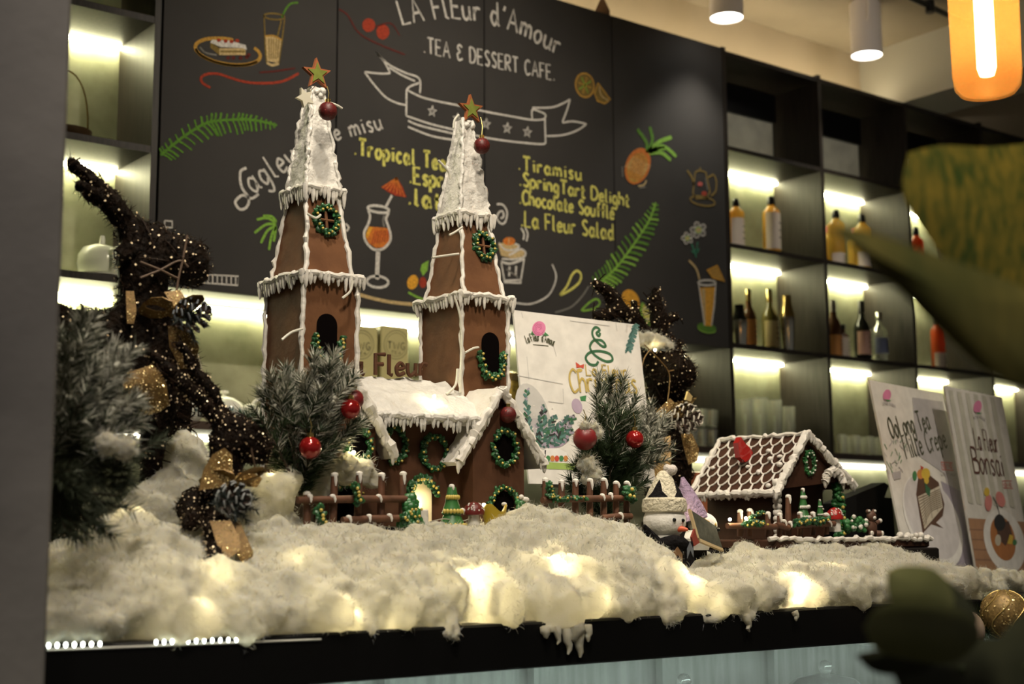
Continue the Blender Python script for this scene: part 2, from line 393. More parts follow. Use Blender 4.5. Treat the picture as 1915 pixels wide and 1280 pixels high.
# ================================================================ CHALKBOARD CABINETS
cx = [1.853, 2.525, 3.192, 3.868, 4.536]
CAB = []
for i, what in enumerate(['chalkboard cabinet front with the green fern, cake plate and glass', 'chalkboard cabinet front with the red cocktail, cherries and tea menu',
                          'chalkboard cabinet front with the dessert menu and the cupcake', 'chalkboard cabinet front with the pineapple and coffee pot drawing']):
    u = thing('chalkboard_cabinet', what, 'cabinet', (cx[i], YW, 2.13), group='chalkboard cabinets')
    q = MB(); q.box(cx[i]+.004, cx[i+1]-.004, YW+.022, 4.598, 2.132, 3.505); q.build('carcass', m_black, u, False)
    q = MB(); q.box(cx[i]+.003, cx[i+1]-.003, YW, YW+.02, 2.128, 3.507); q.build('door', m_board, u, False)
    CAB.append(u)
NY = Vector((0, -1, 0)); YC = YW-.0012
def w(px, py): return A(px, py, YC)
class Art:  # chalk drawing on one board, one mesh per chalk colour
    def __init__(s, name, cab, org=(0, 0), k=1, plane=None, n=NY, pre='chalk_'):
        s.name = name; s.cab = cab; s.org = org; s.k = k; s.mb = {}; s.n = n; s.plane = plane or w; s.lift = 0
    def P(s, p): return s.plane(s.org[0]+p[0]/s.k, s.org[1]+p[1]/s.k) + s.n*s.lift
    def get(s, c): return s.mb.setdefault(c, MB())
    def line(s, c, pts, wd=.007, smooth=True, lift=0):
        s.lift = lift; P = [s.P(p) for p in (bez2(pts) if smooth and len(pts) > 2 else pts)]
        s.get(c).strip(P, wd, s.n); s.lift = 0
    def fill(s, c, pts, lift=0):
        s.lift = lift; s.get(c).face([s.P(p) for p in pts]); s.lift = 0
    def text(s, c, t, path, h, wd, gap=.13):
        s.lift = 0 if s.plane is w else .001; lettering(s.get(c), t, [s.P(p) for p in path], h, wd, s.n, gap); s.lift = 0
    def done(s, parent=None, rough=None):
        out = []
        par = parent or s.cab
        for c, m in s.mb.items(): out.append(m.build(s.name, PAL[c], par, False))
        return out
PAL = {'white': chalk('white', (.80, .77, .72)), 'yellow': chalk('yellow', (.86, .82, .20)), 'green': chalk('green', (.12, .30, .03)), 'lime': chalk('lime', (.28, .56, .07)),
       'orange': chalk('orange', (.75, .22, .03)), 'gold': chalk('gold', (.60, .34, .06)), 'red': chalk('red', (.42, .05, .02)), 'dim_red': chalk('dim_red', (.13, .02, .015)), 'cream': chalk('cream', (.70, .52, .25)),
       'pink': chalk('pink', (.6, .12, .1)), 'amber': chalk('amber', (.9, .45, .04)), 'ochre': chalk('ochre', (.25, .17, .04)), 'teal': chalk('teal', (.05, .25, .15)), 'grey': chalk('grey', (.25, .24, .22)), 'dark': chalk('dark', (.06, .05, .05))}
C1, C2, C3, C4 = CAB
# --- title and lettering
a = Art('chalk_lettering', C3); a.text('white', "LA FlEur d'Amour", [(754, 46), (803, 37), (852, 34), (890, 39), (930, 48), (973, 64), (1008, 82), (1044, 104)], .092, .0105, .16)
a.done()
a = Art('chalk_lettering', C3); a.text('white', '.TEA & DESSERT CAFE.', [(792, 98), (1038, 151)], .062, .0075, .2); a.done()
a = Art('chalk_lettering', C1); a.line('white', [(p[0]/2.977, p[1]/2.977) for p in [(1372, 935), (1338, 960), (1345, 1040), (1385, 1105), (1372, 1155), (1335, 1165), (1310, 1125), (1350, 1088), (1400, 1105), (1440, 1080)]], .010)
a.text('white', 'agley', [(474, 362), (560, 303)], .085, .009, .16); a.done()
a = Art('chalk_lettering', C2); a.text('white', 'e misu', [(628, 263), (717, 241)], .062, .008, .18); a.done()
a = Art('chalk_lettering', C2)
a.text('yellow', '.Tropical Tea', [(662, 289), (834, 320)], .062, .012, .2)
a.text('yellow', '.Espresso', [(765, 342), (886, 360)], .062, .013, .16)
a.text('yellow', '.latte', [(763, 382), (862, 398)], .064, .015, .2); a.done()
a = Art('chalk_lettering', C3)
a.text('yellow', '.Tiramisu', [(969, 317), (1088, 338)], .056, .0102, .2)
a.text('yellow', '.SpringTart Delight', [(971, 347), (1177, 387)], .056, .0102, .12)
a.text('yellow', '.Chocolate Souffl\u00e9', [(971, 381), (1149, 411)], .058, .0102, .12)
a.text('yellow', '.La Fleur Salad', [(974, 423), (1148, 449)], .064, .0102, .14); a.done()
# --- ribbon banner with stars
a = Art('chalk_banner', C3, (620, 0), 2.977)
for p in ([(328, 408), (270, 410), (183, 400)], [(183, 400), (240, 475), (300, 540), (360, 572), (412, 585)], [(328, 408), (290, 340), (245, 290)], [(245, 290), (320, 360), (410, 405), (488, 438), (492, 520)],
          [(318, 375), (395, 420), (465, 452)], [(488, 462), (440, 480), (418, 500)], [(418, 500), (500, 540), (600, 566), (700, 586), (850, 620), (1000, 648), (1120, 668), (1184, 664)],
          [(1184, 664), (1192, 640), (1160, 622), (1118, 612), (1118, 664)], [(1118, 600), (1225, 598), (1290, 575), (1328, 553)], [(1328, 553), (1312, 610), (1285, 680)], [(1285, 684), (1345, 676), (1420, 690)], [(1420, 690), (1370, 725), (1290, 752), (1198, 758)],
          [(416, 645), (550, 690), (700, 727), (850, 765), (1000, 788), (1160, 803), (1192, 796)], [(425, 672), (500, 702), (690, 747)], [(425, 706), (560, 758), (700, 782)]):
    a.line('white', p, .0075)
a.line('white', [(418, 500), (416, 645)], .008, False); a.line('white', [(1188, 660), (1192, 798)], .008, False)
for sx, sy in ((560, 620), (700, 662), (860, 690), (978, 714), (1090, 736)):
    pts = []
    for k in range(10):
        r_ = (26 if k % 2 == 0 else 10); g = -PI/2+k*PI/5+.12; pts.append((sx+r_*math.cos(g), sy+r_*1.25*math.sin(g)))
    a.fill('grey', pts); a.line('white', pts+pts[:1], .004, False, .0004)
a.done()
# --- cake on a plate, tall glass, red swirls
a = Art('chalk_cake', C1, (300, 0), 4.268)
a.line('gold', ell(538, 412, 262, 100, .16, 30, 1.75*PI+.1, 3.55*PI-.05), .012); a.line('gold', ell(538, 417, 258, 98, .16, 24, .35, PI-.1), .008)
a.line('grey', [(315, 375), (360, 420), (450, 440)], .006)
a.fill('cream', [(470, 385), (680, 385), (680, 440), (470, 440)]); a.fill('ochre', [(398, 335), (470, 385), (470, 440), (398, 380)]); a.fill('white', [(410, 318), (560, 325), (680, 360), (690, 400), (660, 385), (480, 375), (398, 340)], .0004)
a.line('ochre', [(475, 412), (675, 412)], .006, False, .0006)
for sx, sy in ((465, 322), (520, 328), (567, 332), (612, 326)): a.fill('red', ell(sx, sy, 17, 14), .0008)
for sx, sy in ((540, 462), (582, 462), (640, 462), (705, 440), (690, 455)): a.fill('dim_red', ell(sx, sy, 16, 16), .0006)
a.done()
a = Art('chalk_tall_glass', C1, (300, 0), 4.268)
a.line('ochre', ell(910, 132, 82, 24, .08), .006); a.line('ochre', [(828, 120), (838, 400), (848, 500)], .006, False); a.line('ochre', [(992, 150), (970, 330), (945, 510)], .006, False)
a.fill('cream', [(836, 292), (900, 288), (968, 318), (950, 485), (930, 500), (850, 488)]); a.line('gold', [(836, 290), (900, 286), (968, 320)], .007, True, .0004); a.line('cream', [(848, 500), (890, 520), (945, 508)], .01)
a.line('ochre', [(965, 165), (935, 290)], .006, False); a.line('green', [(970, 140), (1000, 75), (1040, 30), (1100, 20)], .007)
for k in range(5): a.line('ochre', [(865+k*20, 310), (868+k*16, 470)], .003, False, .0006)
a.done()
a = Art('chalk_swirl', C1, (300, 0), 4.268); a.line('red', [(400, 700), (340, 665), (325, 620), (380, 590), (470, 592), (560, 622), (700, 658), (850, 664), (980, 648), (1105, 585)], .009); a.line('dim_red', [(790, 578), (900, 570), (1075, 545)], .007); a.done()
def fern(name, cab, org, k, stem, n, l0, l1, tilt, c1, c2, wd):
    a = Art(name, cab, org, k); st = bez2(stem, 8); a.line(c1, stem, .009, True, .0004)
    for i in range(n):
        t = (i+1)/(n+1)*(len(st)-1.01); j = int(t); f = t-j
        x = st[j][0]*(1-f)+st[j+1][0]*f; y = st[j][1]*(1-f)+st[j+1][1]*f
        dx, dy = st[j+1][0]-st[j][0], st[j+1][1]-st[j][1]; q = math.hypot(dx, dy); dx /= q; dy /= q
        prof = math.sin(PI*min(1, .22+.78*(i+1)/(n+1)))**.6
        for s_ in (-1, 1):
            L_ = (l0 if s_ < 0 else l1)*prof*rnd(.85, 1.1)
            ex, ey = x+(-dy*s_*.85+dx*tilt)*L_, y+(dx*s_*.85+dy*tilt)*L_
            mx_, my_ = x+(-dy*s_*.55+dx*tilt*.9)*L_*.6, y+(dx*s_*.55+dy*tilt*.9)*L_*.6
            a.line(c2 if rnd(0, 1) < .5 else c1, [(x, y), (mx_, my_), (ex, ey)], wd*rnd(.7, 1.1))
    a.done()
fern('chalk_fern', C1, (300, 0), 4.268, [(0, 1240), (60, 1190), (200, 1080), (350, 990), (450, 965), (600, 955), (700, 955), (830, 975), (930, 1000)], 24, 75, 150, .28, 'green', 'green', .008)
fern('chalk_fern', C4, (1130, 200), 2.908, [(-60, 985), (0, 935), (60, 880), (130, 790), (200, 690), (250, 605), (280, 520)], 21, 75, 85, .35, 'lime', 'green', .011)
a = Art('chalk_palm', C1)
for p in ([(517, 418), (500, 408), (480, 411)], [(517, 420), (498, 420), (476, 436)], [(517, 422), (500, 432), (488, 455)], [(517, 424), (508, 440), (503, 468)], [(516, 425), (514, 440), (512, 452)], [(517, 415), (508, 405), (492, 404)]): a.line('lime', p, .009)
a.done()
a = Art('chalk_ruler', C1)
a.line('white', [(352, 512), (446, 517), (445, 534), (352, 527), (352, 512)], .006, False)
for k in range(9): a.line('white', [(372+k*8.6, 513.5+k*.4), (372+k*8.6, 529+k*.5)], .005, False)
a.line('white', [(308, 413), (322, 414), (322, 426), (308, 425), (308, 413)], .007, False); a.done()
# --- cherries, lemons
a = Art('chalk_cherries', C2, (620, 0), 2.977)
a.fill('red', ell(207, 140, 36, 38)); a.fill('red', ell(286, 178, 36, 42)); a.line('dim_red', [(40, 50), (90, 85), (150, 180), (250, 240), (410, 305)], .007); a.line('dim_red', [(240, 150), (330, 130), (380, 200)], .006); a.done()
a = Art('chalk_lemon', C3, (620, 0), 2.977)
a.line('gold', ell(1410, 475, 50, 66, -.15), .009); a.fill('ochre', ell(1410, 475, 42, 57, -.15), .0)
for k in range(8): a.line('lime' if k % 2 else 'gold', [(1410, 475), (1410+38*math.cos(k*PI/4+.3), 475+50*math.sin(k*PI/4+.3))], .005, False, .0006)
a.fill('ochre', [(1484, 462), (1550, 555), (1520, 577), (1480, 560), (1465, 520)]); a.line('gold', [(1484, 462), (1552, 556), (1520, 577), (1480, 562), (1464, 520), (1484, 462)], .008, False, .0004); a.line('cream', [(1490, 480), (1500, 530), (1540, 560)], .005, True, .0006); a.done()
# --- cocktail with umbrella, fruit, bottom swirls
a = Art('chalk_cocktail', C2, (640, 300), 4.573)
a.fill('orange', [(225, 565), (385, 580), (402, 640), (400, 690), (350, 745), (290, 750), (225, 710), (200, 650)]); a.fill('amber', [(225, 570), (260, 575), (215, 670), (200, 640)], .0004)
for k in range(7): a.line('red', [(250+k*22, 720-k*4), (285+k*18, 600)], .004, False, .0006)
a.line('white', ell(310, 418, 92, 28, .14), .010)
a.line('white', [(222, 425), (238, 480), (222, 545), (188, 620), (200, 690), (250, 750), (300, 768), (360, 750), (408, 690), (412, 630), (392, 560), (375, 500), (398, 450)], .010)
a.line('white', [(308, 768), (302, 880), (298, 1020)], .018); a.line('white', ell(302, 1040, 92, 48, .08), .010); a.line('grey', [(360, 470), (350, 520), (360, 570)], .008); a.line('white', [(375, 395), (425, 300)], .010, False)
a.fill('red', [(330, 228), (465, 145), (515, 225), (550, 318), (450, 300), (390, 270)])
for k in range(7): a.line('orange', [(465, 148), (340+k*32, 236+k*13)], .004, False, .0006)
a.done()
a = Art('chalk_fruit', C2, (640, 300), 4.573); a.fill('amber', ell(602, 1043, 46, 64, .3)); a.fill('red', ell(690, 1045, 30, 48)); a.fill('lime', [(740, 855), (680, 890), (668, 940), (690, 990), (730, 940)]); a.line('lime', [(565, 1130), (640, 1170), (700, 1190)], .009); a.done()
a = Art('chalk_swirl', C2, (640, 300), 4.573); a.line('cream', [(20, 1105), (150, 1150), (300, 1190), (450, 1218), (700, 1240)], .013); a.line('white', [(28, 540), (55, 575), (35, 608)], .008); a.done()
# --- cupcake, swirls, drops
a = Art('chalk_cupcake', C3, (920, 270), 4.4125)
a.line('white', [(75, 965), (105, 1140), (235, 1145), (265, 955)], .010, False); a.line('white', [(70, 965), (150, 985), (270, 945)], .010); a.line('white', [(110, 1125), (240, 1120)], .008, False)
a.fill('cream', [(50, 820), (110, 810), (225, 830), (215, 865), (275, 880), (260, 925), (170, 945), (75, 920)]); a.line('white', [(55, 812), (110, 870), (190, 870), (225, 840), (190, 822)], .008, True, .0005); a.line('white', [(80, 945), (180, 950), (262, 930), (275, 890), (235, 866), (180, 895), (140, 915)], .008, True, .0005)
a.fill('orange', ell(140, 800, 50, 34), .0006); a.line('cream', [(140, 772), (135, 830)], .004, False, .0009)
a.line('white', [(145, 1010), (142, 1090)], .009, False); a.line('white', [(200, 1005), (196, 1090)], .009, False); a.line('grey', [(120, 1030), (215, 1100)], .007, False); a.done()
a = Art('chalk_swirl', C3, (920, 270), 4.4125)
a.line('white', [(40, 495), (90, 500), (125, 560), (110, 640), (75, 655), (40, 610), (60, 560), (90, 555), (95, 600), (70, 610)], .008)
a.line('white', [(240, 690), (265, 740), (258, 790)], .008); a.line('white', [(275, 690), (295, 740), (285, 800)], .008)
a.line('white', [(497, 990), (530, 1095), (490, 1215), (420, 1280), (300, 1320), (140, 1300)], .007); a.line('grey', [(800, 1170), (740, 1260), (650, 1345), (520, 1390)], .007)
a.done()
a = Art('chalk_drops', C3, (920, 270), 4.4125)
a.line('yellow', [(560, 1245), (620, 1170), (660, 1080), (700, 1045), (735, 1075), (720, 1140), (650, 1200), (565, 1246)], .010)
a.line('lime', [(735, 1375), (800, 1310), (860, 1278), (890, 1310), (850, 1355), (745, 1376)], .008); a.done()
# --- right board: pineapple, pot, flowers, juice, citrus
a = Art('chalk_pineapple', C4, (1130, 200), 2.908)
a.fill('orange', ell(182, 322, 66, 102, .32, 28)); a.fill('gold', ell(180, 330, 52, 84, .32, 24), .0003)
for k in range(-5, 6):
    a.line('cream', [(182+k*9-26, 322+k*5+30), (182+k*9+26, 322+k*5-30)], .0025, False, .0006); a.line('orange', [(182-k*4-36, 322+k*13-12), (182-k*4+36, 322+k*13+12)], .0035, False, .0008)
for p in ([(232, 250), (228, 190), (180, 122)], [(240, 245), (262, 180), (248, 108)], [(245, 240), (300, 190), (366, 165)], [(245, 248), (320, 215), (392, 270)], [(245, 252), (310, 250), (362, 290)], [(240, 245), (290, 230), (330, 225)]):
    a.line('lime' if p[2][0] > 300 else 'green', p, .018)
a.line('cream', [(185, 430), (215, 425), (230, 400)], .007); a.line('grey', [(190, 442), (225, 435)], .005, False); a.line('grey', [(98, 325), (100, 380)], .006, False); a.done()
a = Art('chalk_coffee_pot', C4, (1130, 200), 2.908)
a.line('ochre', [(495, 355), (520, 345), (552, 355), (575, 460), (560, 495), (500, 498), (482, 470), (495, 355)], .010, False); a.line('ochre', [(450, 345), (475, 380), (490, 430)], .012); a.line('ochre', [(565, 385), (595, 370), (610, 410), (605, 460), (580, 485)], .010)
a.line('ochre', ell(535, 512, 68, 24, .18), .009); a.line('ochre', [(522, 345), (522, 330)], .01, False); a.fill('pink', ell(521, 420, 14, 12)); a.fill('red', ell(543, 472, 15, 14)); a.line('grey', [(550, 385), (562, 450)], .005, False); a.done()
a = Art('chalk_flowers', C4, (1130, 200), 2.908)
for fx, fy, fr in ((512, 670, 30), (452, 715, 22)):
    for k in range(5):
        g = k*2*PI/5-.6; a.fill('grey', ell(fx+fr*math.cos(g), fy+fr*math.sin(g), fr*.5, fr*.5)); a.line('white', ell(fx+fr*math.cos(g), fy+fr*math.sin(g), fr*.5, fr*.5, 0, 12), .004, False, .0004)
    a.fill('cream', ell(fx, fy, fr*.5, fr*.5), .0006); a.line('lime', ell(fx, fy, fr*.52, fr*.52, 0, 12), .004, False, .0008)
a.line('teal', [(475, 745), (492, 790), (500, 820)], .009); a.line('teal', [(508, 735), (500, 800)], .007, False); a.fill('teal', [(490, 775), (520, 770), (505, 800)]); a.fill('teal', [(470, 780), (490, 785), (485, 800)]); a.done()
a = Art('chalk_juice', C4, (1130, 200), 2.908)
a.fill('amber', [(520, 985), (606, 980), (596, 1090), (585, 1195), (545, 1190), (530, 1090)]); a.fill('cream', [(528, 990), (548, 990), (552, 1180), (545, 1180)], .0004)
a.line('white', ell(559, 957, 48, 14, .0), .009); a.line('white', [(512, 958), (530, 1080), (545, 1190)], .009, False, .0006); a.line('white', [(606, 958), (598, 1080), (583, 1190)], .009, False, .0006)
a.fill('green', ell(558, 1200, 52, 24, .2), -.0002); a.line('lime', ell(558, 1206, 50, 22, .2, 16, 0, PI), .006)
a.line('cream', [(460, 835), (500, 880), (518, 940)], .011); a.fill('gold', [(615, 862), (655, 950), (590, 930), (558, 890)]); a.line('amber', [(615, 862), (655, 950), (590, 930), (558, 890), (615, 862)], .006, False, .0004); a.line('grey', [(600, 935), (602, 950)], .005, False); a.done()
a = Art('chalk_citrus', C4, (1130, 200), 2.908)
a.fill('amber', [(q[0]*1, q[1]) for q in ell(143, 1060, 48, 68, -.3, 24)]); a.fill('orange', ell(150, 1085, 36, 40, -.3, 20), .0003); a.fill('amber', ell(138, 1045, 38, 48, -.3, 20), .0005)
a.fill('yellow', [(212, 1068), (245, 1110), (262, 1185), (225, 1165), (205, 1120)]); a.line('lime', [(212, 1066), (200, 1100), (210, 1150), (262, 1190)], .014, True, .0004)
for k in range(3): a.line('white', [(212+k*4, 1100+k*28), (240+k*8, 1095+k*30)], .004, False, .0006)
a.done()
# ================================================================ COUNTER with its lit display case
YF = 2.1
ZC = 1.146
cl = .52; cr_ = 4.6
u = thing('display_counter', 'black edged glass display counter carrying the cotton snow scene', 'counter', (cl, YF, 0))
m_cblack = mat('counter_black', (.0022, .0022, .0022), .5); m_cblack.node_tree.nodes['Principled BSDF'].inputs['Specular IOR Level'].default_value = .15
m_steel = mat('brushed_steel', (.50, .52, .50), .38, .7, var=.2, scale=3, stretch=(12, 1, 1))
q = MB(); q.bbox(cl, cr_, YF, 3.2, 1.062, ZC, .004); q.build('top', m_cblack, u, False)
q = MB(); q.box(cl, cr_, YF+.016, YF+.022, .25, 1.062); q.build('glass_pane', thin_glass('case_glass', (.93, .97, .95), .08, .03), u, False)
q = MB(); q.box(cl, cr_, 2.72, 2.74, .25, 1.062); q.build('back_panel', m_steel, u, False)
q = MB(); q.box(cl, cr_, YF+.02, 2.72, .70, .712); q.build('glass_shelf', thin_glass('shelf_glass', (.8, .92, .88), .25), u, False)
q = MB(); q.box(cl, cr_, YF+.0, 3.2, 0, .25); q.build('base', m_cblack, u, False)
q = MB(); q.box(cl, cr_, YF+.075, YF+.095, 1.0565, 1.0615); q.build('light_tube', mat('case_led', (.85, 1, .95), emit=24, ecol=(.88, 1, .93)), u, False)
for k in range(4):
    q = MB(); xx = 1.72+k*.42; q.box(xx, xx+.014, 2.69, 2.715, .25, 1.06); q.build('mullion', m_steel, u, False)
m_dome = thin_glass('dome_glass', (.95, .98, .96), .3, .22)
for i, (px, py, r) in enumerate([(1280, 1322, .085), (1545, 1292, .13)]):
    p = A(px, py, 2.4)
    d = thing('glass_dome', ['small clear glass dome inside the display case, left one', 'wide clear glass dome inside the display case, right one'][i], 'cake dome', (p.x, p.y, .712), group='glass domes in the display case')
    q = MB(); q.lathe([(r*1.1, .7125), (r*1.15, .72), (r*.9, .7225)], 28, Matrix.Translation((p.x, p.y, 0))); q.build('plate', mat('white_china', (.7, .69, .64), .2), d)
    h = p.z+.03-.712
    q = MB(); q.lathe([(r, .724), (r, .724+h*.55), (r*.9, .724+h*.8), (r*.55, .724+h*.95), (.012, .724+h)], 32, Matrix.Translation((p.x, p.y, 0))); q.build('dome', m_dome, d)
    q = MB(); q.ball((p.x, p.y, .724+h+.015), .018, 12); q.build('knob', m_dome, d)
# led dots along the front lip, left end
u = thing('led_strip', 'string of white light dots along the counter lip at the left', 'light', tuple(A(90, 1210, YF-.002)))
q = MB(); a_ = A(88, 1213, YF-.0015); b_ = A(600, 1193, YF-.0015); q.tube([a_+Vector((0, 0, -.003)), b_+Vector((0, 0, -.003))], .002, 6); q.build('tape', mat('tape_white', (.5, .5, .45), .5), u)
m_dot = mat('led_dot', (1, 1, .92), emit=7, ecol=(.92, 1, .86))
for px in list(range(91, 195, 16))+list(range(292, 480, 15)):
    p = A(px, 1208+(px-90)*-.031, YF-.003); q = MB(); q.ball(p, (.0028, .002, .004), 8); q.build('diode', m_dot, u)
# hidden boxes that raise the scenery
m_box = mat('dark_card', (.012, .010, .009), .7)
q = MB(); q.bbox(1.26, 2.44, 2.40, 2.93, ZC, 1.325, .004); tag(q.build('display_box', m_box, None, False), 'low dark box under the gingerbread church, buried in cotton', 'box')
# ================================================================ GINGERBREAD CHURCH
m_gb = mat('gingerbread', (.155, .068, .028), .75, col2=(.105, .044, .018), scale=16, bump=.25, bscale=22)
m_gbd = mat('gingerbread_dark', (.085, .036, .018), .75, col2=(.06, .026, .013), scale=16, bump=.25, bscale=22)  # eave shade on nave and porch walls is put into this darker copy
m_ice = mat('royal_icing', (.66, .63, .58), .55, bump=.3, bscale=60, var=.05, scale=30, sss=.1)
m_snow = mat('icing_spread', (.64, .62, .58), .5, bump=.9, bscale=45, var=.10, scale=25)
m_hole = mat('opening_shade_black', (.004, .003, .003), .9)  # flat black plates: shade inside windows and doorways put into the colour
m_leaf = mat('green_icing', (.018, .11, .03), .4, col2=(.010, .055, .018), scale=60)
m_leaf2 = mat('bright_green_icing', (.03, .17, .04), .4, col2=(.02, .10, .03), scale=60)
m_berry = mat('yellow_icing', (.55, .42, .09), .45)
ZB = 1.328
CH = thing('gingerbread_church', 'brown gingerbread church with two white spired towers and icing icicles', 'gingerbread house', (1.7, 2.62, ZB))
def ring4(cxy, hx, hy, z): return [(cxy[0]-hx, cxy[1]-hy, z), (cxy[0]+hx, cxy[1]-hy, z), (cxy[0]+hx, cxy[1]+hy, z), (cxy[0]-hx, cxy[1]+hy, z)]
def frustum(mb, c, hx0, hy0, z0, hx1, hy1, z1):
    mb.add(ring4(c, hx0, hy0, z0)+ring4(c, hx1, hy1, z1), [(3, 2, 1, 0), (4, 5, 6, 7), (0, 1, 5, 4), (1, 2, 6, 5), (2, 3, 7, 6), (3, 0, 4, 7)])
def arch(cx_, y, z0, wd, h, n=14):
    pts = [(cx_-wd/2, y, z0), (cx_+wd/2, y, z0)]
    return pts+[(cx_+wd/2*math.cos(PI*i/n), y, z0+h-wd/2+wd/2*math.sin(PI*i/n)) for i in range(n+1)]
def star_pts(c, r, rot=0, ri=.42, d=(1, 0, 0)):
    out = []; d = Vector(d)
    for k in range(10):
        rr = r if k % 2 == 0 else r*ri; g = PI/2+k*PI/5+rot
        out.append(Vector(c)+d*(rr*math.cos(g))+Vector((0, 0, rr*math.sin(g))))
    return out
def tower(c, z1, z2, z3, starpx, winpx, archpx):
    hx, hy = .066, .082
    q = MB(); frustum(q, c, hx, hy, ZB, hx-.001, hy-.001, z1); frustum(q, c, .057, .076, z1, .037, .040, z2)
    t = q.build('tower', m_gb, CH, False)
    q = MB()  # ledge slab and its icicles, corner piping
    frustum(q, c, hx+.010, hy+.012, z1-.006, hx+.008, hy+.010, z1+.006)
    r4 = [Vector(p) for p in ring4(c, hx+.010, hy+.012, z1)]
    for i in range(4): icicles(q, r4[i], r4[(i+1) % 4], .0105, .013, .036, .0056, .007)
    q.build('ledge_icing', m_ice, t)
    q = MB()
    for k in range(4):
        a0 = Vector(ring4(c, hx+.001, hy+.001, ZB)[k]); a1 = Vector(ring4(c, hx+.001, hy+.001, z1)[k]); b0 = Vector(ring4(c, .058, .077, z1)[k]); b1 = Vector(ring4(c, .038, .041, z2)[k])
        piping(q, [a0, a1], .0052); piping(q, [b0, b1], .0050)
    q.build('corner_icing', m_ice, t)
    q = MB(); n = 10; vs = []; fs = []  # spire with its rough icing coat
    for i in range(15):
        f = i/14; hh = .043*(1-f)+.0135*f; hv = .046*(1-f)+.0135*f; z = z2+(z3-z2)*f
        for s_ in range(4):
            p0 = Vector(ring4(c, hh, hv, z)[s_]); p1 = Vector(ring4(c, hh, hv, z)[(s_+1) % 4])
            for k in range(n):
                p = p0.lerp(p1, k/n); d = (p-Vector((c[0], c[1], z))).normalized()
                vs.append(p+d*(.0035*noise.noise(p*38)+.0018*noise.noise(p*110)))
    m4 = 4*n
    for i in range(14):
        for k in range(m4): fs.append((i*m4+k, i*m4+(k+1) % m4, (i+1)*m4+(k+1) % m4, (i+1)*m4+k))
    fs.append(tuple(range(14*m4, 15*m4))); fs.append(tuple(range(m4-1, -1, -1)))
    q.add(vs, fs)
    for k in range(4):
        piping(q, [Vector(ring4(c, .043, .046, z2)[k]), Vector(ring4(c, .013, .013, z3)[k])], .0045, .003, .01)
    for k in range(9):
        p = Vector((c[0]+rnd(-.015, .015), c[1]-.013+rnd(-.008, .008), z3-rnd(0, .02))); q.ball(p, rnd(.005, .009), 8)
    q.build('spire_icing', m_snow, t)
    q = MB(); r4 = [Vector(p) for p in ring4(c, .049, .054, z2)]
    frustum(q, c, .047, .052, z2-.006, .044, .048, z2+.008)
    for i in range(4): icicles(q, r4[i], r4[(i+1) % 4], .0095, .014, .042, .0054, .0065)
    q.build('eave_icing', m_ice, t)
    sp = A(*starpx, c[1]-.012)
    q = MB(); q.prism(star_pts(sp, .037, .08), (0, .004, 0), (0, -.005, 0)); st = q.build('star_cookie', mat('cookie', (.30, .085, .025), .6, var=.1, scale=80), t, False)
    q = MB(); q.prism(star_pts(sp, .026, .08), (0, -.0048, 0), (0, -.0075, 0)); q.build('green_glaze', mat('glaze_green', (.17, .20, .04), .35, var=.15, scale=60), st)
    # round window with cross and wreath, on the leaning upper face
    wz = A(*winpx, c[1]-.058).z; f = (wz-z1)/(z2-z1); wy = c[1]-(.076*(1-f)+.040*f); wp = A(*winpx, wy); tilt = (.076-.040)/(z2-z1)
    def on(dx, dz, lift=0): return Vector((wp.x+dx, wy+dz*tilt-lift, wp.z+dz))
    q = MB(); q.prism([on(.024*math.cos(g*PI/12), .028*math.sin(g*PI/12)) for g in range(24)], (0, .002, 0), (0, -.001, 0)); wn = q.build('round_window', m_hole, t, False)
    q = MB(); q.tube([on(-.018, 0, .003), on(.018, 0, .003)], .0035, 6); q.tube([on(0, -.022, .003), on(0, .022, .003)], .0035, 6); q.build('window_cross', m_gb, wn)
    garland([on(.026*math.cos(g*PI/12), .030*math.sin(g*PI/12), .004) for g in range(25)], .0085, m_leaf, m_berry, 100, 13, t)
    ay = c[1]-hy-.0012; ap = A(*archpx, ay); aw, ah = .050, .098
    q = MB(); q.prism(arch(ap.x, ay, ap.z-ah, aw, ah), (0, .001, 0), (0, -.0005, 0)); q.build('arched_window', m_hole, t, False)
    pts = [Vector((ap.x-.033, ay-.004, ap.z-.045)), Vector((ap.x-.030, ay-.005, ap.z-.075)), Vector((ap.x-.016, ay-.006, ap.z-.102)), Vector((ap.x+.004, ay-.006, ap.z-.108)), Vector((ap.x+.024, ay-.006, ap.z-.097)), Vector((ap.x+.033, ay-.005, ap.z-.070)), Vector((ap.x+.034, ay-.004, ap.z-.048))]
    garland(pts, .009, m_leaf, m_berry, 110, 13, t)
    return t
T1c = (1.519, 2.684); T2c = (1.931, 2.684)
tower(T1c, 1.862, 2.062, 2.30, (592, 139), (609, 413), (612, 587))
tower(T2c, 1.858, 2.060, 2.30, (880, 205), (903, 461), (917, 622))
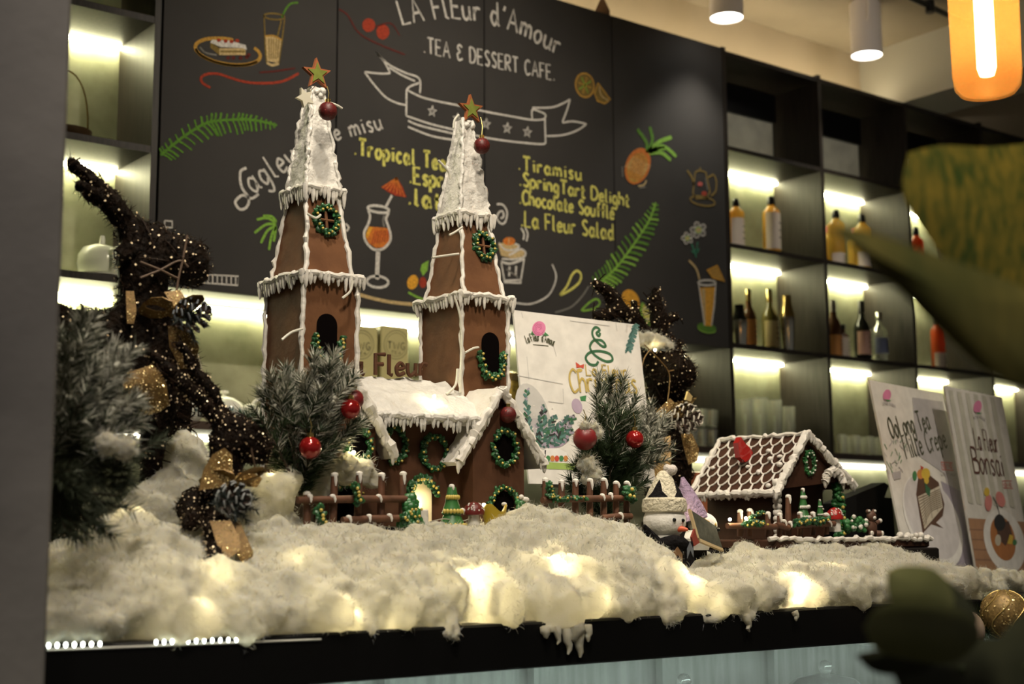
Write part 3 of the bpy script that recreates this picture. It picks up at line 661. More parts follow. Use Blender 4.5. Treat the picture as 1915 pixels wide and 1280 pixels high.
# nave
q = MB(); q.box(1.54, 1.92, 2.545, 2.62, ZB, 1.56)
q.add([(1.54, 2.545, 1.56), (1.92, 2.545, 1.56), (1.92, 2.655, 1.625), (1.54, 2.655, 1.625), (1.54, 2.655, 1.4), (1.92, 2.655, 1.4)], [(0, 1, 2, 3), (3, 2, 5, 4)])
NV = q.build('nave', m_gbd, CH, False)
q = MB(); nx, ny = 46, 16; vs = []; fs = []
for j in range(ny+1):
    for i in range(nx+1):
        x = 1.535+(1.862-1.535)*i/nx; f = j/ny; y = 2.497+(2.662-2.497)*f; z = 1.562+(1.660-1.562)*f+.007*noise.noise(Vector((x*28, y*34, 3)))+.004*noise.noise(Vector((x*75, y*80, 1)))+.006*math.sin(PI*f)
        vs.append((x, y, z))
k = len(vs); vs += [(v[0], v[1], v[2]-.016) for v in vs]; st = nx+1
for j in range(ny):
    for i in range(nx):
        fs.append((j*st+i, j*st+i+1, (j+1)*st+i+1, (j+1)*st+i)); fs.append((k+j*st+i, k+(j+1)*st+i, k+(j+1)*st+i+1, k+j*st+i+1))
for i in range(nx): fs.append((i, k+i, k+i+1, i+1)); fs.append((ny*st+i, ny*st+i+1, k+ny*st+i+1, k+ny*st+i))
for j in range(ny): fs.append((j*st, (j+1)*st, k+(j+1)*st, k+j*st)); fs.append((j*st+nx, k+j*st+nx, k+(j+1)*st+nx, (j+1)*st+nx))
q.add(vs, fs)
icicles(q, (1.56, 2.494, 1.560), (1.845, 2.494, 1.560), .0085, .010, .036, .0048, .008)
q.build('roof_icing', m_snow, NV)
def wreath_on(parent, px, py, y, rx, rz, window=None, nb=11, r=.008):
    c = A(px, py, y)
    if window: 
        q = MB(); q.prism([c+Vector((rx*.95*math.cos(g*PI/14), .002, rz*.95*math.sin(g*PI/14))) for g in range(28)], (0, .003, 0), (0, -.001, 0)); q.build('round_window', window, parent, False)
    return garland(circle3(c+Vector((0, -.004, 0)), rx, rz), r, m_leaf, m_berry, 100, nb, parent)
wreath_on(NV, 810, 848, 2.545, .031, .036, m_gb)
wreath_on(NV, 737, 833, 2.545, .026, .036, m_hole, 9)
c = A(785, 985, 2.545); q = MB(); q.prism(arch(c.x, 2.543, ZB, .055, .095), (0, .002, 0), (0, -.003, 0)); q.build('lit_door', mat('doorway_glow_cream', (.72, .62, .42), .6), NV, False)  # cream plate, the glow of lit cotton in the doorway put into colour
garland([Vector((c.x+.034*math.cos(g*PI/10), 2.535, ZB+.066+.036*math.sin(g*PI/10))) for g in range(11)]+[Vector((c.x-.034, 2.535, ZB+.03))], .009, m_leaf, m_berry, 80, 12, NV)
# gable porches in front of each tower
def porch(cx_, za, half, ze, wallhalf, y0=2.505, y1=2.604):
    q = MB(); zt = za-.006; sl = (za-ze)/half; zs = za-sl*wallhalf
    q.prism([(cx_-wallhalf, 0, ZB), (cx_+wallhalf, 0, ZB), (cx_+wallhalf, 0, zs), (cx_, 0, zt), (cx_-wallhalf, 0, zs)], (0, y0, 0), (0, y1, 0))
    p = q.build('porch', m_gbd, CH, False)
    q = MB()
    for s_ in (-1, 1):
        n = 14; vs = []; fs = []
        for j in range(7):
            for i in range(n+1):
                f = i/n; x = cx_+s_*half*f; z = za-(za-ze)*f; y = y0-.012+(y1-y0+.012)*j/6
                o = Vector((s_*sl, 0, 1)).normalized()*(.013+.006*noise.noise(Vector((x*45, y*45, z*45)))); vs.append(Vector((x, y, z))+o)
        k = len(vs)
        for j in range(7):
            for i in range(n+1): f = i/n; vs.append(Vector((cx_+s_*half*f, y0-.012+(y1-y0+.012)*j/6, za-(za-ze)*f)))
        st = n+1
        for j in range(6):
            for i in range(n): fs.append((j*st+i, j*st+i+1, (j+1)*st+i+1, (j+1)*st+i)); fs.append((k+j*st+i, k+(j+1)*st+i, k+(j+1)*st+i+1, k+j*st+i+1))
        for i in range(n): fs.append((i, k+i, k+i+1, i+1)); fs.append((6*st+i, 6*st+i+1, k+6*st+i+1, k+6*st+i))
        for j in range(6): fs.append((j*st+n, k+j*st+n, k+(j+1)*st+n, (j+1)*st+n))
        q.add(vs, fs)
        icicles(q, (cx_, y0-.014, za+.006), (cx_+s_*half, y0-.014, ze+.006), .0085, .012, .030, .0065, .0105)
    q.build('gable_icing', m_ice, p)
    return p
P1 = porch(1.503, 1.640, .112, 1.468, .072); P2 = porch(1.897, 1.628, .120, 1.458, .071)
wreath_on(P1, 668, 832, 2.503, .028, .034, m_hole); wreath_on(P2, 942, 838, 2.503, .031, .037, m_hole)
for p_, cx_ in ((P1, 1.503), (P2, 1.903)):
    q = MB(); q.prism(arch(cx_+.002, 2.503, ZB, .062, .078), (0, .002, 0), (0, -.002, 0)); q.build('doorway', m_hole, p_, False)
    garland([Vector((cx_+.002+.036*math.cos(g*PI/10), 2.497, ZB+.048+.036*math.sin(g*PI/10))) for g in range(11)], .0075, m_leaf, m_berry, 50, 9, p_)
# letters standing on the ridge
pth = [A(634, 701, 2.648), A(799, 704, 2.648)]
adv = [(ch, sum(glyph(c)[0]+.13 for c in 'La Fleur'[:i])) for i, ch in enumerate('La Fleur')]
tot = sum(glyph(c)[0]+.13 for c in 'La Fleur')-.13; kk = (pth[1]-pth[0]).length/tot; ex = (pth[1]-pth[0]).normalized()
for ch, x in adv:
    if ch == ' ': continue
    q = MB()
    for s_ in glyph(ch)[1]:
        P = [pth[0]+ex*((x+p[0])*kk)+Vector((0, 0, .001+p[1]*.046)) for p in s_]
        q.tube(P, .0048, 8)
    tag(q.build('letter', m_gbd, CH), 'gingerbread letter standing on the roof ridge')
# ================================================================ CHURCH YARD
m_fence = mat('pretzel_brown', (.11, .045, .022), .6, var=.25, scale=40)
def cap(mb, p, r=.008, drip=.018):
    mb.ball(p, (r, r, r*.75), 9); d = Vector((rnd(-.5, .5), -1, 0)).normalized()
    mb.tube([p+d*r*.6, p+d*r*1.0+Vector((0, 0, -drip*.5)), p+d*r*1.02+Vector((0, 0, -drip))], [r*.5, r*.45, r*.15], 7)
def fence(name, label, y, posts, rails, caps, greens, mat_=None, r=.0075):
    p0 = A(posts[0][0], posts[0][2], y); f = thing(name, label, 'fence', (p0.x, y, p0.z))
    for (px, pt, pb, lean) in posts:
        q = MB(); t = A(px+lean, pt, y+.008); b_ = A(px, pb, y+.008); q.tube([b_, b_.lerp(t, .5), t], [r, r*1.05, r*.9], 9); n = q.build('picket', m_fence, f)
        q = MB(); cap(q, t+Vector((0, 0, .001)), r*1.05, rnd(.010, .022)); q.build('icing_cap', m_ice, n)
    for (x0, y0, x1, y1) in rails:
        a_ = A(x0, y0, y-.004); b_ = A(x1, y1, y-.004); q = MB(); q.tube([a_, a_.lerp(b_, .5)+Vector((0, 0, .001)), b_], [r*.95, r*1.05, r], 10); n = q.build('rail', m_fence, f)
        q = MB()
        for (cx2, cy2) in caps:
            if min(x0, x1) <= cx2 <= max(x0, x1) and abs((y0+(y1-y0)*(cx2-x0)/(x1-x0))-cy2) < 14: cap(q, A(cx2, cy2-6, y-.006), r*.85, .012)
        if q.v: q.build('icing_cap', m_ice, n)
    for pts, rr, nl, nb in greens: garland([A(a_[0], a_[1], y-.014) for a_ in pts], rr, m_leaf, m_berry, nl, nb, f, 'icing_vine', 'berry')
    return f
fence('gingerbread_fence', 'brown gingerbread fence with snow drips in front of the left tower', 2.385,
      [(574, 925, 1000, 0), (622, 890, 992, 4), (668, 888, 985, 4), (712, 890, 980, 2), (752, 888, 985, 2)], [(556, 936, 768, 934), (640, 974, 748, 970)],
      [(580, 935), (622, 935), (708, 935), (626, 968), (652, 974), (690, 972), (728, 971)], [([(664, 906), (668, 925), (672, 940)], .010, 26, 4), ([(597, 950), (600, 968), (606, 978)], .010, 26, 4), ([(752, 968), (758, 978)], .010, 16, 2)])
fence('gingerbread_fence', 'brown gingerbread fence with green vine in front of the right pine', 2.40,
      [(1020, 899, 950, 0), (1050, 903, 950, 0), (1076, 901, 985, 0), (1103, 900, 990, 0), (1129, 899, 985, 0), (1152, 905, 990, 0), (1172, 905, 995, 0)], [(1014, 936, 1182, 932), (1126, 969, 1180, 966)],
      [(1126, 933), (1142, 931), (1160, 968)], [([(1026, 905), (1031, 922), (1028, 928), (1040, 934), (1065, 933), (1096, 932)], .0075, 90, 9), ([(1178, 915), (1174, 925), (1180, 934)], .012, 40, 3)])
m_tree = mat('tree_icing', (.035, .15, .035), .45, var=.3, scale=40)
def cookie_tree(px, pb, h, y, label, tiers=3, dots=m_berry, group=None, rad=.34, snowtop=True):
    p = A(px, pb, y); t = thing('cookie_tree', label, 'tree', tuple(p), group=group); q = MB(); prof = [(h*rad*.9, 0)]
    for k in range(tiers):
        z0 = h*k/tiers; z1 = h*(k+1)/tiers; r0 = h*rad*(1-k/tiers*.8); prof += [(r0, z0+.002), (r0*.96, z0+h*.05), (r0*.62, z1-h*.02)]
    prof += [(.003, h)]; q.lathe(prof, 16, Matrix.Translation(p)); q.build('crown', m_tree, t)
    q = MB()
    for k in range(tiers):
        z0 = h*k/tiers; r0 = h*rad*(1-k/tiers*.8)
        for j in range(9): g = PI+PI*(j+.5)/9; q.ball(p+Vector((r0*math.cos(g)*.98, r0*math.sin(g)*.98, z0+h*.07)), (h*.045, h*.045, h*.06), 7)
    q.build('icing_dots', dots, t)
    if snowtop: q = MB(); cap(q, p+Vector((-.002, -.002, h)), h*.075, h*.1); q.ball(p+Vector((h*rad*.7, -h*.1, h*.42)), h*.07, 8); q.build('icing_cap', m_ice, t)
    return t
cookie_tree(845, 989, .086, 2.385, 'green tiered cookie tree with a white cap before the church door')
# round bush with dots beside the lit door
p = A(768, 988, 2.38); t = thing('cookie_bush', 'green icing bush with yellow dots at the right end of the left fence', 'bush', tuple(p))
q = MB(); b = MB()
for k in range(60):
    g = rnd(0, 2*PI); f = rnd(0, 1); q.ball(p+Vector((.022*(1-f*.75)*math.cos(g), .015*(1-f*.7)*math.sin(g), .006+f*.055)), rnd(.006, .011), 7)
for k in range(8): b.ball(p+Vector((rnd(-.018, .018), -.022, rnd(.01, .05))), .003, 7)
n = q.build('foliage', m_leaf2, t); b.build('berry', m_berry, n)
q = MB(); c = A(791, 972, 2.39); q.bbox(c.x-.011, c.x+.011, 2.385, 2.397, c.z-.018, c.z+.020, .002); tag(q.build('sugar_block', m_ice, None), 'small white sugar block by the lit church door', 'decoration')
def mushroom(px, pb, y, h, label, capm, rad=.42, group=None):
    p = A(px, pb, y); t = thing('icing_mushroom', label, 'mushroom', tuple(p), group=group)
    q = MB(); q.lathe([(h*.26, 0), (h*.24, h*.3), (h*.20, h*.6)], 14, Matrix.Translation(p)); q.build('stalk', m_ice, t)
    q = MB(); q.lathe([(h*.15, h*.5), (h*rad, h*.52), (h*rad*1.02, h*.62), (h*rad*.85, h*.85), (h*rad*.4, h), (0.0005, h*1.03)], 18, Matrix.Translation(p)); n = q.build('cap', capm, t)
    q = MB()
    for k in range(26):
        g = rnd(PI, 2*PI); f = rnd(.15, .9); r_ = h*rad*math.cos(f*1.2)*1.0; q.ball(p+Vector((r_*math.cos(g), r_*math.sin(g), h*(.58+.42*math.sin(f*1.35)))), h*.035, 6)
    q.build('white_dots', m_ice, n); return t
m_redcap = mat('red_icing', (.30, .015, .012), .3, var=.2, scale=50)
mushroom(886, 988, 2.375, .052, 'small dark red icing mushroom beside the yellow cookie cup', mat('dark_red_icing', (.11, .012, .01), .35))
p = A(925, 985, 2.37); t = thing('cookie_cup', 'yellow icing cup shaped like a star opening, in front of the church', 'cup', tuple(p))
q = MB(); n = 24; vs = []
for z, r in ((0, .021), (.015, .023), (.038, .026)):
    for k in range(n): g = 2*PI*k/n; vs.append(p+Vector((r*math.cos(g), r*math.sin(g), z+(.009*math.cos(3*g+PI*.5) if z > .03 else 0))))
for z, r in ((.036, .022), (.012, .018)):
    for k in range(n): g = 2*PI*k/n; vs.append(p+Vector((r*math.cos(g), r*math.sin(g), z+(.009*math.cos(3*g+PI*.5) if z > .03 else 0))))
q.add(vs, [tuple(range(n-1, -1, -1))]+[(i*n+k, i*n+(k+1) % n, (i+1)*n+(k+1) % n, (i+1)*n+k) for i in range(4) for k in range(n)]+[tuple(range(4*n, 5*n))])
q.build('body', mat('yellow_glaze', (.42, .30, .02), .35, var=.1, scale=30), t)
q = MB(); q.lathe([(.0185, .026), (.001, .028)], 16, Matrix.Translation(p)); q.build('filling', mat('chocolate', (.03, .012, .006), .4), t)
q = MB(); cap(q, p+Vector((.022, -.004, .046)), .006, .008); q.build('icing_cap', m_ice, t)
c = A(976, 956, 2.40); t = thing('cookie_bush', 'tiny green icing bush capped with snow by the right porch', 'bush', tuple(c))
q = MB(); [q.ball(c+Vector((rnd(-.010, .010), rnd(-.006, .006), rnd(.0, .022))), .008, 7) for k in range(12)]; q.build('foliage', m_leaf2, t)
q = MB(); q.ball(c+Vector((.004, -.006, .024)), (.011, .008, .006), 8); q.ball(c+Vector((-.006, -.006, .029)), .006, 8); q.build('icing_cap', m_ice, t)
# ================================================================ SMALL GINGERBREAD HOUSE
YH = 2.42
ap = A(1510, 812, YH); el = A(1453, 922, YH); er = A(1592, 908, YH); yb = AX(1348, 836, ap.x).y
zb = 1.298
q = MB(); q.bbox(2.50, 3.26, 2.34, 2.90, ZC, 1.272, .004); tag(q.build('display_box', m_box, None, False), 'low black box under the small gingerbread house on the right', 'box')
HS = thing('gingerbread_house', 'small dark gingerbread house with scalloped white icing roof, right of the snowman', 'gingerbread house', (ap.x, 2.6, 1.272))
m_choc = mat('chocolate_ginger', (.05, .021, .012), .6, var=.2, scale=20, bump=.15)
q = MB(); q.bbox(2.555, 3.235, 2.352, 2.86, 1.2725, 1.296, .004); bd = q.build('base_board', m_choc, HS, False)
q = MB(); piping(q, [Vector((2.60, 2.350, 1.296)), Vector((3.235, 2.350, 1.296)), Vector((3.238, 2.6, 1.296))], .006, .004, .012)
for k in range(14): q.ball((3.12+rnd(-.03, .11), 2.352+rnd(-.004, .004), 1.297+rnd(0, .008)), rnd(.006, .010), 8)
q.build('board_icing', m_ice, bd)
wl, wr = el.x+.045, er.x-.045; sl_l = (ap.z-el.z)/(ap.x-el.x); sl_r = (ap.z-er.z)/(er.x-ap.x)
q = MB(); q.prism([(wl, 0, 1.2965), (wr, 0, 1.2965), (wr, 0, ap.z-(wr-ap.x)*sl_r-.012), (ap.x, 0, ap.z-.012), (wl, 0, ap.z-(ap.x-wl)*sl_l-.012)], (0, YH+.06, 0), (0, yb-.02, 0))
wallh = q.build('walls', m_choc, HS, False)
q = MB(); q.prism([(el.x+.02, 0, el.z+.01), (er.x-.02, 0, er.z+.01), (ap.x, 0, ap.z-.012)], (0, YH+.012, 0), (0, YH+.028, 0)); q.build('gable', m_choc, HS, False)
def roof_pt(side, u, v, lift=0):  # u along the ridge from the front, v ridge to eave
    e = el if side < 0 else er; p = Vector((ap.x+(e.x-ap.x)*v, YH+(yb-YH)*u, ap.z+(e.z-ap.z)*v)); sl = sl_l if side < 0 else sl_r
    return p+Vector((side*sl, 0, 1)).normalized()*lift
for sd in (-1, 1):
    q = MB(); q.add([roof_pt(sd, u_, v_, l_) for l_ in (0, -.012) for u_, v_ in ((0, 0), (1, 0), (1, 1), (0, 1))], [(0, 1, 2, 3), (7, 6, 5, 4), (0, 4, 5, 1), (1, 5, 6, 2), (2, 6, 7, 3), (3, 7, 4, 0)])
    rf = q.build('roof', m_choc, HS, False)
    q = MB(); R_, C_ = 6, 8
    for r_ in range(R_):
        for c_ in range(C_+1):
            off = (r_ % 2)*.5; pts = []
            for k in range(17):
                g = .5-.5*math.cos(PI*k/16); u_ = (c_+g-off)/C_; v_ = (r_+.05+1.0*math.sin(PI*g)**.36)/R_
                if 0 <= u_ <= 1: pts.append(roof_pt(sd, u_, min(v_, .985), .002+rnd(-.0004, .0004)))
            if len(pts) > 2: q.tube(pts, .0023, 6)
    for k in range(11): q.ball(roof_pt(sd, rnd(.08, .92), rnd(.1, .9), .004), (rnd(.006, .009), rnd(.006, .009), rnd(.005, .008)), 8)
    q.build('scallop_icing', m_ice, rf)
    q = MB(); icicles(q, roof_pt(sd, 0, 1, .002), roof_pt(sd, 1, 1, .002), .0095, .008, .020, .0065, .009); icicles(q, roof_pt(sd, 0, 0, .004), roof_pt(sd, 0, 1.04, .004), .008, .008, .022, .0065, .010, (0, -.004, 0))
    piping(q, [roof_pt(sd, 1, 0, .003), roof_pt(sd, 1, 1, .003)], .007, .003, .01); q.build('eave_icing', m_ice, rf)
q = MB(); piping(q, [roof_pt(-1, 0, 0, .004), roof_pt(-1, 1, 0, .004)], .006, .003, .01); q.build('ridge_icing', m_ice, HS)
q = MB(); pc = Vector((el.x+.018, YH+.016, 0)); zz_ = [1.2965+i*(el.z+.02-1.2965)/9 for i in range(10)]
for z in zz_: q.ball((pc.x, pc.y, z+.006), (.0125, .0125, .011), 10)
q.build('porch_post', m_ice, HS)
q = MB(); pc2 = A(1570, 935, YH+.02)
garland([Vector((er.x-.03, YH+.02, 1.297)), Vector((er.x-.028, YH+.02, 1.36)), Vector((er.x-.035, YH+.02, er.z+.01))], .014, m_leaf2, m_berry, 90, 6, HS, 'vine_post', 'berry')
wc = A(1514, 866, YH+.010); garland(circle3(wc, .018, .028), .007, m_leaf2, m_ice, 90, 11, HS)
q = MB(); aw = A(1560, 893, YH-.004); pts = [aw+Vector((.036*math.cos(g*PI/8), 0, .030*math.sin(g*PI/8)-.012)) for g in range(9)]
for a_, c_ in zip(pts, pts[1:]): icicles(q, a_, c_, .008, .010, .026, .006, .010)
q.build('door_icing', m_ice, HS)
q = MB(); dd = A(1560, 980, YH+.055); q.prism(arch(dd.x, YH+.058, 1.297, .055, .085), (0, .001, 0), (0, -.003, 0)); q.build('door', m_hole, HS, False)
# red sugar piece lying on the roof
cpx = [(1377, 829), (1383, 818), (1390, 829), (1401, 840), (1405, 848), (1398, 860), (1391, 865), (1381, 856)]
q = MB(); yy = AX(1390, 845, el.x+.05).y; q.prism([A(x, y, yy) for x, y in cpx], (0, -.006, 0), (0, .012, 0))
tag(q.build('sugar_bird', mat('red_glaze', (.34, .012, .010), .15, clear=.6), None), 'glossy red sugar bird shape perched on the scalloped roof', 'decoration')
# its fence with green garlands
fence('gingerbread_fence', 'little brown gingerbread fence with green garlands before the small house', 2.365,
      [(1384, 958, 1004, 0), (1402, 956, 1004, 0), (1436, 962, 1006, 0), (1458, 964, 1006, 0), (1474, 930, 1006, 0), (1496, 962, 1004, 0), (1520, 962, 1002, 0), (1545, 964, 1000, 0)],
      [(1360, 984, 1450, 986), (1452, 983, 1475, 988), (1478, 985, 1560, 980)], [(1466, 981), (1478, 984), (1550, 983)],
      [([(1392, 982), (1410, 978), (1432, 980)], .0085, 60, 7), ([(1404, 970), (1415, 962), (1428, 960)], .006, 30, 3), ([(1486, 978), (1510, 976), (1548, 973)], .0095, 90, 9)])
cookie_tree(1503, 972, .075, 2.385, 'bright green cookie tree with snow cap behind the small fence', 3, m_ice, rad=.22)
cookie_tree(1534, 965, .040, 2.40, 'tiny dark green cookie tree between door and fence', 2, m_ice, rad=.25)
mushroom(1562, 995, 2.372, .060, 'white stalked icing mushroom with a bright red dotted cap', m_redcap, .36)
p = A(1600, 998, 2.368); t = thing('cookie_bush', 'long green icing bush with white dots by the bear biscuit', 'bush', tuple(p))
q = MB(); b = MB()
for k in range(46): f = rnd(-1, 1); q.ball(p+Vector((f*.038, rnd(-.008, .008), .008+rnd(0, .034)*(1-abs(f)*.4))), rnd(.006, .010), 7)
for k in range(9): b.ball(p+Vector((rnd(-.035, .035), -.014, rnd(.01, .045))), rnd(.003, .006), 7)
n = q.build('foliage', m_leaf2, t); b.build('icing_dots', m_ice, n)
# bear biscuit
p = A(1630, 1004, 2.372); t = thing('bear_biscuit', 'brown bear shaped biscuit with white paws at the right edge of the board', 'biscuit', tuple(p))
m_bear = mat('bear_brown', (.10, .045, .026), .6, var=.15, scale=50)
q = MB(); q.ball(p+Vector((0, 0, .022)), (.020, .012, .022), 14); q.ball(p+Vector((0, -.002, .052)), (.016, .011, .014), 14)
for s_ in (-1, 1): q.ball(p+Vector((s_*.012, 0, .065)), (.006, .005, .006), 8); q.tube([p+Vector((s_*.014, -.003, .034)), p+Vector((s_*.028, -.006, .040))], [.006, .005], 8); q.tube([p+Vector((s_*.010, -.008, .008)), p+Vector((s_*.020, -.016, .008))], [.008, .007], 8)
q.build('body', m_bear, t)
q = MB()
for s_ in (-1, 1): q.ball(p+Vector((s_*.029, -.007, .041)), .006, 8); q.ball(p+Vector((s_*.021, -.018, .008)), (.006, .004, .007), 8); q.ball(p+Vector((s_*.012, -.005, .066)), .0038, 7)
q.ball(p+Vector((0, -.012, .048)), (.006, .004, .005), 8); q.build('white_icing', m_ice, t)
# ================================================================ SNOWMAN
sc_ = A(1243, 975, 2.30); zs = 1.225
SM = thing('snowman_doll', 'white snowman doll with cream knitted hat and black scarf standing in cotton', 'snowman', (sc_.x, sc_.y, zs))
m_felt = mat('white_felt', (.74, .72, .68), .9, bump=.3, bscale=90); m_knit = mat('cream_knit', (.60, .55, .42), .95, bump=1, bscale=130, var=.12, scale=90)
m_scarf = mat('black_wool', (.012, .011, .012), .95, bump=.8, bscale=120); m_bk = mat('black_bead', (.006, .006, .006), .15)
hr = .048; hc = sc_+Vector((0, 0, .0))
q = MB(); q.ball(hc, (hr, hr, hr*.88), 28); q.lathe([(.030, zs-hc.z), (.038, zs-hc.z+.015), (.041, -.060), (.036, -.036), (.030, -.028)], 24, Matrix.Translation(hc)); q.build('body', m_felt, SM)
q = MB()
def on_head(px, py):
    d = ray(px, py).normalized(); o_ = CAM-hc; b_ = o_.dot(d); c_ = o_.dot(o_)-hr*hr; return CAM+d*(-b_-math.sqrt(max(0, b_*b_-c_)))
for e_ in ((1261, 973), (1277, 974)): q.ball(on_head(*e_), .0046, 10)
q.build('eye', m_bk, SM)
q = MB(); nb = on_head(1272, 990)+Vector((0, .004, 0)); q.tube([nb, nb+Vector((.003, -.010, .0)), nb+Vector((.010, -.018, -.002))], [.007, .006, .003], 10); q.build('nose', mat('carrot_red', (.55, .09, .03), .5), SM)
q = MB(); q.lathe([(hr*.92, .019), (hr*1.03, .021), (hr*1.06, .034), (hr*1.0, .048), (hr*.86, .052)], 30, Matrix.Translation(hc)); q.lathe([(hr*.92, .046), (hr*.74, .066), (hr*.50, .088), (.012, .108), (.006, .112)], 26, Matrix.Translation(hc)); ht = q.build('knit_hat', m_knit, SM)
q = MB()
def hat_pt(g, z, lift=.0012):
    r = [(.046, hr*.92), (.066, hr*.74), (.088, hr*.50), (.108, .012)]
    for (z0, r0), (z1, r1) in zip(r, r[1:]):
        if z0 <= z <= z1: rr = r0+(r1-r0)*(z-z0)/(z1-z0); break
    return hc+Vector(((rr+lift)*math.cos(g), (rr+lift)*math.sin(g), z))
for g0 in (-2.75, -1.15, .3):
    vs = [hat_pt(g0+(i-3)/3*(.62-.20*j)*(1-.25*(j == 1)), .052+.013*j) for j in range(4) for i in range(7)]
    for V in (vs,): q.add(V, [(j*7+i, j*7+i+1, (j+1)*7+i+1, (j+1)*7+i) for j in range(3) for i in range(6)])
q.build('hat_pattern', m_scarf, ht)
q = MB()
for k in range(16): d = Vector((rnd(-1, 1), rnd(-1, 1), rnd(-1, 1))).normalized(); q.ball(hc+Vector((.012, -.008, .113))+d*.007, .010, 8)
q.build('pompom', mat('pompom_grey', (.55, .50, .46), .95, bump=.6, bscale=150), ht)
q = MB(); q.tube([hc+Vector((.040*math.cos(g*PI/10), .040*math.sin(g*PI/10), -.049+.004*math.sin(g))) for g in range(20)], .0145, 10, True)
sf = q.build('scarf', m_scarf, SM)
for nm, x0, x1, zt, y_, mm in (('scarf_tail', -.028, .006, -.108, -.047, m_scarf), ('scarf_tail', .014, .036, -.098, -.050, m_scarf)):
    q = MB(); q.prism([hc+Vector((x0+.006, 0, -.045)), hc+Vector((x1+.0, 0, -.045)), hc+Vector((x1+.006, 0, zt+.012)), hc+Vector(((x0+x1)/2, 0, zt-.004)), hc+Vector((x0, 0, zt))], (0, y_, 0), (0, y_+.005, 0)); tl = q.build(nm, mm, sf, False)
    q = MB(); xm = (x0+x1)/2+.002; hw = (x1-x0)/2*.85; q.prism([hc+Vector((xm-hw, 0, zt+.036)), hc+Vector((xm, 0, zt+.052)), hc+Vector((xm+hw, 0, zt+.036)), hc+Vector((xm+hw, 0, zt+.018)), hc+Vector((xm, 0, zt+.034)), hc+Vector((xm-hw, 0, zt+.016))], (0, y_-.0015, 0), (0, y_, 0)); q.build('chevron', mat('tan_wool', (.20, .11, .05), .95) if x0 < 0 else mat('grey_wool', (.13, .14, .16), .95), tl, False)
q = MB()
for g, L in ((PI*1.02, .050), (PI*1.08, .058)): q.tube([hc+Vector((-.040, -.012, -.044)), hc+Vector((-.058, -.014, -.030)), hc+Vector((-.058+L*.35*math.cos(g), -.016, -.022+.012*(L > .055)))], [.012, .010, .004], 8)
q.build('scarf_end', m_scarf, sf)
q = MB(); q.prism([hc+Vector((.034, 0, -.036)), hc+Vector((.044, 0, -.018)), hc+Vector((.050, 0, -.036)), hc+Vector((.058, 0, -.048)), hc+Vector((.040, 0, -.056))], (0, -.050, 0), (0, -.044, 0)); q.build('red_leaf', mat('red_felt', (.22, .035, .02), .9), SM, False)
# second doll behind it: lilac pointed hat
c2 = A(1300, 968, 2.40); S2 = thing('gnome_doll', 'small doll with lilac pointed hat peeping out behind the snowman', 'doll', (c2.x, c2.y, 1.272))
tip = A(1276, 893, 2.42); q = MB(); bs = c2+Vector((-.006, 0, -.008)); q.tube([bs, bs.lerp(tip, .3), bs.lerp(tip, .7), tip], [.038, .031, .017, .004], 16); q.build('hat', mat('lilac_wool', (.30, .22, .33), .95, bump=1, bscale=140, var=.15, scale=90), S2)
q = MB(); q.ball(c2+Vector((.014, -.01, -.018)), (.036, .034, .030), 18); q.lathe([(.03, 1.272-c2.z), (.04, -.05), (.03, -.03)], 18, Matrix.Translation(c2)); q.build('head', m_felt, S2)
q = MB(); q.tube([c2+Vector((-.022+.05*g/10, -.036, -.004-.014*math.sin(g*PI/10*.5))) for g in range(11)], .007, 8); q.build('hat_band', mat('yellow_wool', (.45, .28, .05), .9, bump=.8, bscale=120), S2)
q = MB(); q.ball(c2+Vector((.042, -.034, -.030)), (.005, .004, .006), 8); q.ball(c2+Vector((.022, -.044, -.026)), (.005, .004, .006), 8); q.build('eye', m_bk, S2)
# leaning dark slate card
sl_ = [A(1291, 955, 2.30), A(1337, 985, 2.33), A(1350, 1027, 2.32), A(1306, 1008, 2.28)]
nn = (sl_[1]-sl_[0]).cross(sl_[3]-sl_[0]).normalized()
t = thing('slate_card', 'small dark slate card leaning to the right of the snowman', 'sign', tuple((sl_[2]+sl_[3])/2))
q = MB(); q.prism(sl_, nn*-.002, nn*.002); q.build('slate', mat('slate', (.035, .037, .026), .7, var=.5, scale=60), t, False)
q = MB(); q.prism([sl_[0]+(sl_[0]-sl_[1]).normalized()*.008, sl_[0], sl_[3], sl_[3]+(sl_[3]-sl_[2]).normalized()*.008], nn*-.003, nn*.003); q.prism([sl_[3]+(sl_[3]-sl_[0])*.12, sl_[3], sl_[2], sl_[2]+(sl_[2]-sl_[1])*.12], nn*-.003, nn*.003); q.build('wooden_rim', mat('pale_wood', (.40, .30, .16), .7), t, False)
# black folded card and box at the right of the house
q = MB(); c = [A(1560, 942, 2.74), A(1655, 903, 2.74), A(1662, 909, 2.74), A(1654, 931, 2.74), A(1668, 932, 2.74), A(1700, 1075, 2.74)]
base = Vector((c[-1].x, 2.74, ZC)); q.prism([c[0], c[1], c[2], c[3], c[4], Vector((c[4].x+.02, 2.74, ZC)), Vector((c[0].x, 2.74, ZC))], (0, .0, 0), (0, .05, 0))
tag(q.build('black_menu_box', mat('black_card', (.006, .006, .006), .8), None, False), 'black angular card box standing behind the small gingerbread house', 'box')
